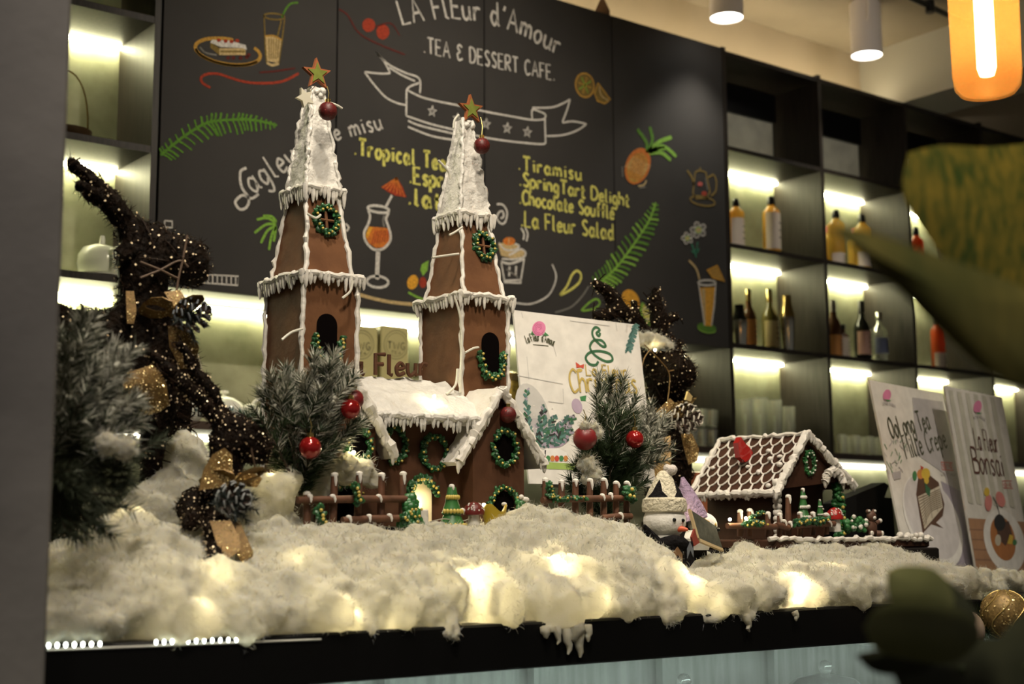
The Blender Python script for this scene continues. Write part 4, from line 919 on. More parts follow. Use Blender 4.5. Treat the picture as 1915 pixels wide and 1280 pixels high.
# ================================================================ PRINTED CARD POSTERS
def pmat(n, c): PAL['p_'+n] = mat('print_'+n, c, .55, var=.08, scale=25)
for n, c in (('paper', (.66, .64, .60)), ('grey', (.40, .38, .39)), ('dgrey', (.22, .21, .22)), ('rose', (.62, .20, .36)), ('rose2', (.45, .10, .22)), ('leafg', (.05, .20, .07)), ('dgreen', (.035, .12, .055)), ('pine', (.05, .12, .10)), ('pine2', (.09, .20, .18)), ('gold', (.48, .36, .10)), ('red', (.50, .07, .04)), ('ink', (.06, .065, .035)), ('brown', (.10, .035, .025)), ('plate', (.74, .73, .71)), ('plate2', (.58, .56, .57)), ('choc', (.09, .045, .028)), ('crepe', (.55, .50, .40)), ('crepe2', (.16, .12, .08)), ('orange', (.55, .22, .06)), ('yellow', (.60, .42, .05)), ('wood', (.36, .20, .11)), ('wood2', (.24, .13, .08)), ('plank', (.50, .49, .42)), ('broth', (.40, .16, .05)), ('black', (.02, .02, .02)), ('pinkf', (.60, .22, .20)), ('shadow', (.30, .27, .33)), ('lawn', (.28, .40, .10)), ('mauve', (.40, .32, .42)), ('stone', (.48, .47, .45))): pmat(n, c)
def poster(label, tl, y, d, bl, tr, w_extra=0, face='p_paper'):
    d = Vector(d).normalized(); TL = A(*tl, y); BL = AP(*bl, TL, d)
    TR = AP(*tr, TL, d.cross(BL-TL).normalized())
    wv = TR-TL; wv = d*wv.length; n = d.cross(BL-TL).normalized()
    if n.y > 0: n = -n
    hv = BL-TL
    t = thing('menu_poster', label, 'poster', tuple(BL+wv/2))
    q = MB(); q.prism([TL, TL+wv, BL+wv, BL], n*-.006, n*0); q.build('board', PAL[face], t, False)
    q = MB(); a_ = TL+wv*.5+hv*.55-n*.007; back = a_-n*.02; ft = Vector((BL.x+wv.x*.5, BL.y+wv.y*.5, BL.z))-Vector((n.x, n.y, 0)).normalized()*.16
    q.prism([a_-wv*.12, a_+wv*.12, ft+wv*.12, ft-wv*.12], n*-.002, n*0); q.build('easel_strut', mat('grey_card', (.3, .29, .27), .8), t, False)
    return t, (lambda px, py: AP(px, py, TL, n)+n*.0008), n, (TL, wv, hv)
def clip_lerp(P4, fx, fy): TL, wv, hv = P4; return TL+wv*fx+hv*fy
dW = Vector((1, 0, 0)); dR = Vector((ray(3142, 975).x, ray(3142, 975).y, 0))
# Christmas poster behind the church
PT, pl, pn, P4 = poster('large white Christmas poster with a green swirl standing behind the church', (960, 580), 2.845, dW, (990, 905), (1192, 604))
a = Art('print', PT, (960, 580), 4, pl, pn)
a.fill('p_rose', ell(190, 140, 50, 56, .3)); a.fill('p_leafg', [(145, 150), (125, 186), (170, 188)]); a.fill('p_leafg', [(235, 165), (265, 192), (225, 198)])
for k in range(4): a.line('p_rose2', ell(190, 140, 40-k*10, 44-k*11, .3, 14, k, k+4.2), .0018, False, .0003)
a.text('p_ink', "La Fleur d'Amour", [(100, 250), (150, 232), (200, 232), (255, 248), (305, 272)], .021, .0026, .12); a.line('p_ink', [(145, 260), (200, 264), (262, 270)], .002)
a.line('p_dgreen', [(648, 170), (640, 195), (620, 175), (645, 150), (615, 130), (590, 160), (600, 210), (660, 270), (690, 270), (660, 230), (600, 230), (572, 280), (610, 340), (690, 385), (740, 375), (720, 330), (640, 308), (570, 320), (540, 360), (570, 405), (615, 412), (635, 385)], .0075)
a.fill('p_red', [(465, 390), (500, 415), (528, 405), (525, 440), (500, 430), (470, 435)]); a.fill('p_gold', ell(495, 452, 20, 14))
a.text('p_gold', 'La Fleur', [(545, 490), (850, 500)], .030, .0048, .12); a.text('p_gold', 'Christmas', [(430, 615), (930, 625)], .062, .0062, .08)
a.fill('p_mauve', ell(475, 720, 38, 58, -.3)); a.fill('p_leafg', [(495, 650), (545, 640), (540, 682), (505, 680)])
for p in ([(30, 490), (370, 555)], [(100, 350), (115, 520)], [(300, 270), (322, 350)], [(260, 685), (370, 700)], [(370, 590), (375, 700)], [(60, 20), (70, 60)], [(765, 90), (775, 160)], [(420, 80), (720, 120)]): a.line('p_stone', p, .0022, False)
random.seed(3)
a.fill('p_stone', ell(150, 800, 120, 260, -.3), .0001); a.fill('p_mauve', ell(280, 960, 130, 75, 0), .0002); a.fill('p_grey', ell(150, 930, 110, 120, 0), .0003)
for bx, by, ang, L in ((110, 1010, -1.6, 420), (90, 1000, -1.9, 330), (150, 1010, -1.3, 300), (180, 1020, -1.05, 260), (200, 1000, -.75, 300), (230, 1020, -.5, 240), (120, 1020, -.2, 290), (300, 1020, -.95, 270), (330, 1010, -1.4, 180), (210, 1020, -1.5, 260)):
    ex_, ey_ = bx+L*math.cos(ang), by+L*math.sin(ang)
    for k in range(34):
        f = k/34; cx2, cy2 = bx+(ex_-bx)*f, by+(ey_-by)*f; g = ang+rnd(.45, .9)*random.choice((-1, 1)); l_ = rnd(38, 70)*(1-.55*f)
        a.line(random.choice(('p_pine', 'p_pine', 'p_pine2', 'p_dgreen', 'p_black', 'p_shadow')), [(cx2, cy2), (cx2+l_*math.cos(g), min(1030, cy2+l_*math.sin(g)))], rnd(.004, .008), False, rnd(.0004, .0008))
for k in range(12): a.fill('p_paper', ell(rnd(90, 400), rnd(650, 960), rnd(3, 8), rnd(3, 8), 0, 8), .0010)
for k in range(30):
    f = k/30; cx2, cy2 = 915-60*f, 105+200*f
    for s_ in (-1, 1): a.line('p_pine2', [(cx2, cy2), (cx2+s_*rnd(15, 30), cy2+rnd(10, 28))], .004, False)
a.fill('p_lawn', [(215, 1135), (430, 1150), (560, 1165), (560, 1200), (215, 1190)]); a.fill('p_plate', [(185, 1060), (240, 1035), (330, 1035), (400, 1070), (410, 1130), (190, 1130)])
for k, c in enumerate(('p_red', 'p_leafg', 'p_orange', 'p_red', 'p_leafg', 'p_orange')): a.fill(c, ell(225+k*33, 1112, 17, 22), .0003)
a.fill('p_black', [(232, 1050), (242, 1050), (240, 1095), (233, 1095)], .0005); a.fill('p_dgreen', [(900, 1190), (950, 1170), (930, 1210)]); a.fill('p_orange', ell(915, 1240, 22, 30)); a.done(PT)
# milk crepe poster
PT, pl, pn, P4 = poster('cream poster of a crepe cake slice on a white plate, right of the house', (1625.6, 711), 2.70, dR, (1698, 1062), (1762, 731))
a = Art('print', PT, (1620, 700), 3.2, pl, pn)
a.fill('p_grey', [(275, 140), (455, 165), (590, 760), (600, 1145), (545, 1150), (470, 600), (300, 480)]); a.fill('p_shadow', [(445, 640), (560, 700), (640, 1150), (500, 1150), (560, 1060)], .0002)
a.fill('p_plate', ell(395, 880, 150, 300, -.40, 36), .0004); a.fill('p_plate2', ell(390, 855, 140, 270, -.40, 36), .0006)
a.fill('p_rose', ell(122, 128, 24, 36, .2), .0004); a.fill('p_leafg', [(98, 150), (150, 158), (125, 165)], .0006); a.text('p_grey', "La Fleur d'Amour", [(95, 188), (135, 184), (175, 202)], .014, .0018)
a.text('p_ink', 'OoLong Tea', [(150, 385), (386, 328)], .064, .0068, .14); a.text('p_ink', 'Mille Crepe', [(240, 508), (486, 440)], .070, .0068, .14)
for k in range(40): x_, y_ = rnd(120, 240), rnd(400, 610); a.line(random.choice(('p_leafg', 'p_stone', 'p_grey')), [(x_, y_), (x_+rnd(-22, 22), y_-rnd(10, 40))], .003, False, .0003)
a.fill('p_grey', [(150, 590), (205, 580), (205, 625), (165, 635)], .0004); a.line('p_red', [(445, 527), (515, 533), (520, 578), (452, 573), (445, 527)], .0025, False, .0006); a.text('p_red', 'M\u00d3N M\u1eda', [(454, 566), (512, 568)], .016, .0026); a.text('p_dgrey', 'La Fleur', [(445, 605), (540, 612)], .013, .0022)
a.fill('p_choc', [(310, 600), (345, 580), (430, 650), (440, 690), (465, 780), (455, 850), (415, 890), (460, 925), (385, 900), (335, 955), (295, 720)], .0009); a.fill('p_crepe', [(305, 735), (435, 670), (455, 800), (345, 930)], .0012)
for k in range(10): f = k/10; a.line('p_crepe2', [(308+38*f, 745+185*f), (372+10*f, 720+120*f), (436+16*f, 690+115*f)], .0028, True, .0015)
for k in range(3): a.line('p_crepe2', [(335+k*35, 722-k*17), (358+k*33, 905-k*40)], .0025, False, .0016)
a.fill('p_orange', ell(322, 600, 22, 30), .0014); a.fill('p_yellow', ell(352, 598, 26, 34), .0016); a.fill('p_yellow', ell(356, 638, 14, 22), .0017); a.fill('p_dgreen', [(345, 650), (380, 690), (375, 738), (352, 710)], .0018); a.fill('p_leafg', ell(286, 610, 13, 30), .0012); a.fill('p_red', [(318, 548), (340, 560), (328, 575)], .0018)
a.done(PT)
# dessert bowl poster
PT, pl, pn, P4 = poster('pale plank poster of a dessert bowl at the right end of the counter', (1766.3, 722), 2.74, dR, (1828, 1078), (1874, 746))
a = Art('print', PT, (1620, 700), 3.2, pl, pn)
for k in range(6): f = k/6; a.fill('p_plank', [(490+f*300, 95+f*50), (515+f*300, 100+f*50), (640+f*300, 780+f*30), (610+f*300, 770+f*30)])
a.fill('p_wood', [(608, 862), (945, 885), (975, 1180), (660, 1180)], .0003)
for k in range(4): a.line('p_wood2', [(615+k*12, 930+k*60), (950+k*8, 945+k*60)], .004, False, .0005)
a.fill('p_plate', ell(825, 1000, 118, 195, -.28, 36), .0006); a.fill('p_broth', ell(815, 985, 72, 135, -.22, 32), .0009); a.fill('p_choc', [(770, 900), (850, 880), (870, 960), (830, 1030), (790, 990)], .0011); a.fill('p_black', ell(795, 890, 34, 50, -.1), .0013)
a.line('p_black', [(795, 850), (780, 790), (755, 735)], .006, True, .0014); a.fill('p_pinkf', ell(728, 770, 22, 50), .0012); a.fill('p_pinkf', ell(800, 750, 26, 48, -.3), .0012); a.fill('p_yellow', ell(718, 706, 17, 26), .0014); a.fill('p_crepe', ell(785, 995, 18, 34), .0013); a.fill('p_yellow', [(855, 960), (875, 970), (870, 1020), (840, 1015)], .0013); a.fill('p_leafg', ell(885, 1008, 13, 18), .0013)
a.fill('p_rose', ell(664, 198, 24, 40, .2), .0004); a.fill('p_leafg', [(640, 225), (692, 235), (665, 240)], .0006); a.text('p_grey', "La Fleur d'Amour", [(640, 268), (675, 264), (712, 282)], .014, .0018)
a.text('p_brown', 'La Fleur', [(655, 450), (792, 470)], .072, .0062, .12); a.text('p_brown', 'Bonsai', [(645, 590), (826, 612)], .085, .0075, .12)
a.line('p_red', [(810, 640), (868, 640), (876, 685), (818, 682), (810, 640)], .0025, False, .0004); a.text('p_red', 'M\u00d3N M\u1eda', [(818, 676), (868, 677)], .014, .0024); a.done(PT)
# ================================================================ COTTON SNOW
m_cot = mat('cotton_wool', (.55, .53, .435), 1, trans=.35, bump=.2, bscale=120, sss=1, srad=.055)
random.seed(11)
dg = None
def evaluated(o, name):
    bpy.context.view_layer.update()
    d = bpy.context.evaluated_depsgraph_get()
    return bpy.data.meshes.new_from_object(o.evaluated_get(d), depsgraph=d)
top_px = [(95, 1105), (140, 1030), (190, 985), (240, 935), (285, 950), (330, 985), (390, 1005), (440, 1005), (490, 985), (530, 970), (560, 988), (600, 975), (650, 968), (690, 980), (740, 986), (790, 990), (845, 995), (900, 988), (950, 966), (985, 950), (1040, 957), (1080, 958), (1100, 975), (1140, 975), (1180, 1000), (1172, 1020), (1190, 1128), (1305, 1132), (1324, 1066), (1350, 1035), (1400, 1030), (1440, 1036), (1500, 1014), (1540, 1020), (1590, 1022), (1640, 1018), (1668, 1050), (1690, 1090)]
prof = []
for px, py in top_px:
    p = A(px, py, 2.34); prof.append((p.x, p.z))
def ztop(x):
    if x <= prof[0][0]: return prof[0][1]
    for (x0, z0), (x1, z1) in zip(prof, prof[1:]):
        if x0 <= x <= x1: return z0+(z1-z0)*(x-x0)/(x1-x0+1e-9)
    return ZC+.02
XE = prof[-1][0]+.02
bl = MB()
def blob(p, r): 
    d = Vector((rnd(-1, 1), rnd(-1, 1), rnd(-.6, 1))).normalized()
    bl.ball(p, (r*rnd(.85, 1.2), r*rnd(.85, 1.2), r*rnd(.75, 1)), 10, None, d)
x = .70
while x < XE:
    zt = ztop(x)
    for j in range(13):
        f = j/12   # from the lip (0) up and back to the crest (1)
        y = YF+.030+(.235)*f; z = ZC+.030+(zt-ZC-.062)*(f**.62)
        r = rnd(.026, .048)
        p = Vector((x+rnd(-.02, .02), y+rnd(-.018, .018), z+rnd(-.014, .008)))
        blob(p, r)
        bl.ball((p.x, p.y+.06, max(ZC+.03, p.z-.035)), .055, 8)
    for j in range(2):
        bl.ball((x, 2.40+.07*j, min(zt, 1.315)-.045), (.05, .06, .04), 8)
    x += .036
for k in range(150):   # tufts that break the surface
    x = rnd(.72, XE-.04); f = rnd(0, 1); zt = ztop(x); blob(Vector((x, YF+.018+.235*f, ZC+.034+(zt-ZC-.062)*(f**.62))), rnd(.014, .028))
# heaps behind the small reindeer and behind the fences
def heap(pts, y, r0, r1, dy=.04):
    for px, py in pts:
        for k in range(3):
            p = A(px, py, y); blob(p+Vector((rnd(-.02, .02), rnd(-dy, dy), rnd(-.02, .012))), rnd(r0, r1))
heap([(265, 960), (290, 935), (305, 915), (315, 950), (335, 950), (290, 985), (330, 990)], 2.44, .032, .045, .02)
heap([(400, 960), (380, 970), (420, 970), (450, 975)], 2.47, .03, .04, .02)
heap([(340, 848), (355, 836), (365, 858), (345, 870), (360, 890), (335, 900), (330, 925), (360, 925)], 2.50, .026, .038, .02)
heap([(505, 910), (518, 898), (520, 935), (500, 950), (480, 965), (530, 965)], 2.44, .024, .036, .02)
heap([(1020, 975), (1060, 980), (1000, 985), (970, 985)], 2.42, .020, .030, .01)
heap([(1610, 1050), (1650, 1060), (1570, 1050), (1500, 1050)], 2.33, .024, .038, .01)
# lip wisps
for px in (690, 850, 1020, 1050, 1085, 1255, 1335, 1410):
    p = A(px, 1197-(px-690)*.053, YF-.004); 
    for k in range(4): blob(p+Vector((rnd(-.02, .02), .01, rnd(-.004, .012))), rnd(.014, .024))
o = bl.build('cotton_snow', mat('tmp', (1, 1, 1)), None)['o']
md = o.modifiers.new('r', 'REMESH'); md.mode = 'VOXEL'; md.voxel_size = .0085; md.use_smooth_shade = True
ms = o.modifiers.new('s', 'SMOOTH'); ms.factor = .5; ms.iterations = 22
me = evaluated(o, 'cotton_snow'); o.modifiers.clear(); o.data = me
def fluff(me, amps, fn=None):  # push the surface in and out along its normals
    n = len(me.vertices); co = np.empty(n*3, 'f'); me.vertices.foreach_get('co', co); nr = np.empty(n*3, 'f'); me.vertex_normals.foreach_get('vector', nr)
    co = co.reshape(-1, 3); nr = nr.reshape(-1, 3); d = np.empty(n)
    for i in range(n):
        p = Vector(co[i]); d[i] = sum(noise.noise(p*f)*a for f, a in amps)
    co = co+nr*d[:, None]
    if fn: co = fn(co)
    me.vertices.foreach_set('co', co.astype('f').ravel()); me.update()
def keep(co):
    co[:, 1] = np.maximum(co[:, 1], YF-.012); co[:, 2] = np.maximum(co[:, 2], np.where(co[:, 1] < YF+.02, ZC-.02, ZC)); return co
fluff(me, ((16, .012), (40, .009), (95, .004)), keep)
def fibres(mesh, n, L, parent, w=.00035):  # loose cotton fibres standing off the surface
    ps = [(p.center.copy(), p.normal.copy()) for p in mesh.polygons]; q = MB()
    for k in range(n):
        c, nn_ = random.choice(ps)
        if nn_.y > .5: continue
        x, y, z = frame(nn_); g = rnd(0, 2*PI); d = x*math.cos(g)+y*math.sin(g); l = L*rnd(.5, 1.3); a_ = c-nn_*.001; b_ = c+nn_*l*rnd(.25, .6)+d*l*.4; e_ = b_+d*l*.5+nn_*l*rnd(-.3, .3)
        x *= w; y *= w
        q.add([a_+x, a_+y, a_-x-y, b_+x, b_+y, b_-x-y, e_], [(0, 1, 4, 3), (1, 2, 5, 4), (2, 0, 3, 5), (3, 4, 6), (4, 5, 6), (5, 3, 6)])
    nd_ = q.build('fibres', m_cot, parent, False, True); nd_['o']['kind'] = 'stuff'
def tuft(label, pts, y, r, sp=.012, n=3):  # a pulled-off bit of cotton
    q = MB()
    for px, py in pts:
        for k in range(n): q.ball(A(px, py, y)+Vector((rnd(-sp, sp), rnd(-sp, sp)*.6, rnd(-sp, sp)*.7)), r*rnd(.7, 1.15), 10)
    o = q.build('cotton_tuft', m_cot)['o']; md = o.modifiers.new('r', 'REMESH'); md.mode = 'VOXEL'; md.voxel_size = r*.2; md.use_smooth_shade = True
    mm = evaluated(o, 'cotton_tuft'); o.modifiers.clear(); o.data = mm; mm.materials.clear(); mm.materials.append(m_cot)
    fluff(mm, ((50, r*.4), (120, r*.2), (240, r*.05))); mm.polygons.foreach_set('use_smooth', [True]*len(mm.polygons))
    fibres(mm, 500, r*.9, Node(o, Matrix()), .0003)
    tag(o, label, 'cotton'); return o
me.materials.clear(); me.materials.append(m_cot); me.polygons.foreach_set('use_smooth', [True]*len(me.polygons))
tag(o, 'big drift of white cotton wool snow spread over the counter front', 'cotton', None, 'stuff')
from mathutils.bvhtree import BVHTree
fibres(me, 34000, .014, Node(o, Matrix()))
bpy.context.view_layer.update()
cot_bvh = BVHTree.FromPolygons([v.co[:] for v in me.vertices], [tuple(p.vertices) for p in me.polygons])
# cotton shreds hanging over the counter edge
q = MB()
for (px, py, L, wd) in ((1040, 1185, .028, .008), (1060, 1190, .042, .010), (1080, 1188, .050, .012), (1098, 1183, .026, .009), (1396, 1162, .030, .009), (1486, 1155, .016, .007), (850, 1196, .010, .009), (1020, 1188, .014, .01), (1072, 1185, .022, .020)):
    p = A(px, py, YF-.005)+Vector((0, 0, .012)); k = [p]
    for i in range(1, 6): k.append(p+Vector((rnd(-.003, .003), -.003-.0006*i, -L*i/5-.004)))
    q.tube(k, [wd*1.1, wd, wd*.8, wd*.65, wd*.5, wd*.2], 9)
ns = q.build('cotton_shred', m_cot); ns['o']['kind'] = 'stuff'; tag(ns, 'wisps of cotton hanging down over the black counter edge', 'cotton')
# second little drift in front of the right posters
bl = MB()
for px, py, r in ((1755, 1110, .03), (1790, 1125, .034), (1830, 1100, .040), (1860, 1120, .036), (1870, 1085, .030), (1895, 1085, .03), (1810, 1085, .024), (1840, 1075, .022), (1780, 1095, .022), (1735, 1095, .02), (1800, 1145, .025), (1910, 1110, .03), (1940, 1100, .04)):
    p = A(px, py, 2.32); p.z = max(p.z, ZC+.012); blob(p, r); bl.ball((p.x, p.y+.03, ZC+.02), .04, 8)
o2 = bl.build('cotton_snow', m_cot)['o']; md = o2.modifiers.new('r', 'REMESH'); md.mode = 'VOXEL'; md.voxel_size = .008; md.use_smooth_shade = True
me2 = evaluated(o2, 'c'); o2.modifiers.clear(); o2.data = me2
def keep2(co): co[:, 2] = np.maximum(co[:, 2], ZC); return co
fluff(me2, ((36, .009), (90, .005), (160, .0015)), keep2)
me2.materials.clear(); me2.materials.append(m_cot); fibres(me2, 3000, .013, Node(o2, Matrix())); tag(o2, 'small loose heap of cotton wool before the right hand posters', 'cotton', None, 'stuff')
# ================================================================ FAIRY LIGHTS in the cotton
m_bulb = mat('fairy_bulb', (1, .9, .6), emit=22, ecol=(1, .86, .5)); m_wire = mat('clear_wire', (.35, .32, .26), .4)
FL = thing('fairy_lights', 'string of warm white fairy lights wound through the cotton snow', 'lights', (1.9, 2.2, ZC))
spots = [(1040, 1062, 3.2), (882, 1092, 2.2), (1488, 1108, 2.6), (1285, 1085, 1.6), (730, 1168, .55), (400, 1085, .5), (372, 1142, .35), (1230, 1160, .3), (1120, 1120, .3), (630, 1140, .25), (1330, 1130, .35), (905, 1130, .4), (1215, 1000, .8), (660, 1150, .25), (1560, 1060, .4), (1840, 1120, .5), (560, 1060, .25), (1150, 1160, .3), (240, 960, .4)]
wire = []
for px, py, pw in spots:
    d = ray(px, py).normalized(); h = cot_bvh.ray_cast(CAM, d)
    if h[0] is None: continue
    p = h[0]+d*.040
    q = MB(); q.ball(p, .0042, 8); bb = q.build('bulb', m_bulb, FL)
    lamp('fairy_light_glow', 'POINT', p-d*.008, pw*.20, (1, .84, .48), None, .006)
    wire.append(p)
wire.sort(key=lambda v: v.x); q = MB(); q.tube(bez([Vector((w_.x, w_.y+.006, w_.z)) for w_ in wire], 5), .0011, 5); q.build('wire', m_wire, FL)
# bulbs in the open, on the church and reindeer
F2 = thing('fairy_lights', 'clear fairy light string climbing over the church and reindeer', 'lights', (1.6, 2.5, 1.5))
for px, py, y, on in ((661, 847, 2.45, 1.0), (812, 742, 2.545, .8), (361, 638, 2.50, .35), (905, 945, 2.42, .5), (1178, 600, 2.83, .0), (505, 893, 2.44, .7), (1365, 972, 2.36, .8), (1395, 970, 2.36, .6), (785, 945, 2.525, .9), (1270, 952, 2.38, .5), (1225, 655, 2.9, .6)):
    p = A(px, py, y); q = MB(); q.ball(p, .0042, 8); q.build('bulb', m_bulb if on else m_wire, F2)
    if on: lamp('fairy_light_glow', 'POINT', p+Vector((0, -.006, .004)), on*.10, (1, .84, .48), None, .006)
for pts, y in (([(566, 615), (545, 622), (527, 636)], 2.585), ([(660, 525), (655, 545), (640, 558)], 2.58), ([(858, 475), (835, 478), (808, 482)], 2.60), ([(865, 425), (850, 435), (840, 440)], 2.61), ([(870, 660), (885, 652), (895, 650)], 2.585), ([(856, 690), (852, 720), (835, 738)], 2.585), ([(575, 400), (590, 408), (600, 402)], 2.61), ([(820, 300), (838, 320), (842, 335)], 2.63), ([(858, 215), (850, 225), (848, 240)], 2.65), ([(610, 190), (630, 197), (640, 203)], 2.65), ([(852, 560), (862, 600), (864, 660), (860, 735)], 2.588)):
    q = MB(); q.tube(bez([A(x_, y_, y) for x_, y_ in pts], 4), .0028, 7); q.build('clear_bulb_holder', mat('clear_plastic', (.62, .60, .52), .25), F2)
def wirepath(pts, y, nm='wire'):
    q = MB(); q.tube(bez([A(x_, y_, y) for x_, y_ in pts], 6), .0012, 5); q.build(nm, m_wire, F2)
wirepath([(361, 640), (372, 670), (378, 700), (370, 720)], 2.5); wirepath([(805, 977), (830, 971), (870, 974), (905, 950)], 2.37)
# ================================================================ PINE TREES
m_ndl = mat('pine_needle', (.040, .062, .026), .55, col2=(.018, .032, .014), scale=14)
m_ndl2 = mat('pine_needle_grey', (.070, .080, .050), .6, col2=(.03, .04, .024), scale=14)
m_frost = mat('frosted_needle', (.46, .45, .38), .85, var=.1, scale=50)
m_twig = mat('twig', (.05, .03, .018), .8)
def needles(mb, path, n, L, spread=.9, w=.0012, f0=0, f1=1, droop=0):
    path = [Vector(p) for p in path]; m = len(path)-1
    for i in range(n):
        t = (f0+(f1-f0)*rnd(0, 1))*m*.999; k = int(t); p = path[k].lerp(path[k+1], t-k); d = (path[k+1]-path[k]).normalized()
        x, y, z = frame(d); g = rnd(0, 2*PI); s_ = (x*math.cos(g)+y*math.sin(g)); v = (d*rnd(.45, 1)+s_*spread*rnd(.6, 1)).normalized(); v.z -= droop
        l = L*rnd(.7, 1.1); e = p+v*l; c = v.cross(s_ if abs(v.dot(s_)) < .95 else d).normalized(); c2 = v.cross(c)
        mb.add([p+c*w, p-c*w*.5+c2*w*.86, p-c*w*.5-c2*w*.86, e], [(0, 1, 3), (1, 2, 3), (2, 0, 3)])
def pine(name, label, root, y, tips, nl, L, frost, ndl=m_ndl, sub=3, dyr=.05, wn=.0012, cat='pine tree'):
    r = A(root[0], root[1], y); t = thing(name, label, cat, tuple(r)); tw = MB(); nd = MB(); fr = MB()
    for k, tp in enumerate(tips):
        yy = y+rnd(-dyr, dyr*.6); tip = A(tp[0], tp[1], yy); fz = tp[2] if len(tp) > 2 else frost
        mid = r.lerp(tip, .5)+Vector((rnd(-.012, .012), rnd(-.02, .01), .012)); path = bez([r, mid, tip], 6)
        tw.tube(path, [.004*(1-.8*i/(len(path)-1)) for i in range(len(path))], 6)
        paths = [path]
        for s_ in range(sub):
            a0 = path[int(len(path)*rnd(.35, .8))]; e = a0+(tip-r).normalized()*rnd(.03, .05)+Vector((rnd(-.03, .03), rnd(-.03, .02), rnd(-.015, .03))); paths.append([a0, a0.lerp(e, .5), e]); tw.tube(paths[-1], [.002, .0015, .0008], 5)
        for j, pa in enumerate(paths):
            n = nl if j == 0 else nl//3
            needles(nd, pa, n, L, .85, wn)
            needles(fr, pa, int(n*fz*1.1), L*.92, .8, wn*1.3, .35 if j == 0 else 0, 1)
            if fz > .5:
                for c in range(int(5*fz)): f_ = rnd(.6, 1); p_ = pa[min(len(pa)-1, int(f_*(len(pa)-1)))]; fr.ball(p_+Vector((rnd(-.006, .006), rnd(-.006, .003), rnd(-.003, .006))), rnd(.003, .0055), 6)
    tw.build('branches', m_twig, t); nd.build('needles', ndl, t, False); fr.build('frosted_needles', m_frost, t, False); return t
random.seed(21)
pine('frosted_pine', 'small frosted pine tree standing before the left church tower', (562, 925), 2.43,
     [(588, 668, 1.5), (625, 664, 1.5), (645, 690, 1.2), (558, 705, .9), (505, 700, .7), (488, 735, .25), (486, 780, .15), (500, 830, .1), (525, 760, .5), (550, 745, .8), (600, 720, 1.3), (625, 740, 1.1), (650, 760, .8), (660, 800, .4), (640, 825, .3), (610, 790, .6), (575, 780, .5), (540, 810, .2), (520, 860, .1), (600, 850, .2), (580, 740, 1.1), (610, 690, 1.5), (535, 690, 1.3), (575, 830, .2)], 150, .036, .6)
pine('dark_pine', 'dark green pine tree standing in front of the white Christmas poster', (1130, 965), 2.52,
     [(1140, 708, .45), (1165, 720, .4), (1115, 742, .3), (1190, 745, .3), (1130, 760, .1), (1100, 785, .1), (1085, 825, .1), (1075, 870, .05), (1080, 910, .05), (1160, 770, .2), (1185, 790, .2), (1200, 840, .1), (1195, 880, .1), (1180, 915, .05), (1110, 850, 0), (1140, 820, 0), (1160, 860, 0), (1130, 900, 0), (1150, 740, .5), (1170, 820, .1), (1100, 940, 0), (1120, 700, .4), (1145, 780, 0), (1120, 810, 0), (1165, 830, 0), (1150, 880, 0), (1110, 890, 0), (1180, 860, 0)], 230, .036, .1)
pine('frosted_pine', 'frosted grey pine sprig between the dark pine and the right reindeer', (1185, 900), 2.66,
     [(1225, 775, .8), (1240, 800, .9), (1232, 830, .7), (1215, 790, .8), (1205, 765, .7), (1225, 850, .5), (1245, 775, .8), (1210, 870, .4)], 110, .036, .7, m_ndl2)
pine('frosted_pine', 'large frosted pine branch at far left beside the grey pillar', (60, 900), 2.16,
     [(150, 602, .8), (128, 640, .6), (180, 625, .8), (215, 650, 1.1), (232, 700, 1.3), (225, 680, 1.3), (255, 745, 1.1), (245, 765, 1), (262, 790, .5), (250, 820, .2), (255, 860, .05), (240, 880, 0), (225, 915, 0), (200, 955, 0), (165, 985, 0), (140, 1005, 0), (170, 700, .7), (185, 755, .7), (200, 800, .3), (180, 850, .05), (190, 900, 0), (150, 760, .4), (140, 850, .1), (150, 930, 0), (120, 700, .5), (120, 980, 0), (205, 720, 1.2), (120, 800, .3), (110, 900, 0), (105, 1000, 0)], 170, .034, .5, m_ndl2, 3, .03, .0011, 'pine branch')
tuft('small cotton tuft caught on the left pine branch', [(205, 835), (225, 838)], 2.11, .016)
tuft('cotton tuft caught on the front of the dark pine', [(1098, 872), (1106, 890)], 2.45, .020)
tuft('cotton tuft lying between the antlers of the right reindeer', [(1205, 632), (1225, 638), (1245, 645)], 2.93, .022, .02)
tuft('lit cotton pad resting on the left gingerbread fence', [(582, 902), (600, 890), (620, 878), (640, 872), (660, 868), (680, 875), (612, 905), (645, 890), (572, 918), (592, 920), (670, 885), (695, 892)], 2.455, .022, .012, 2)
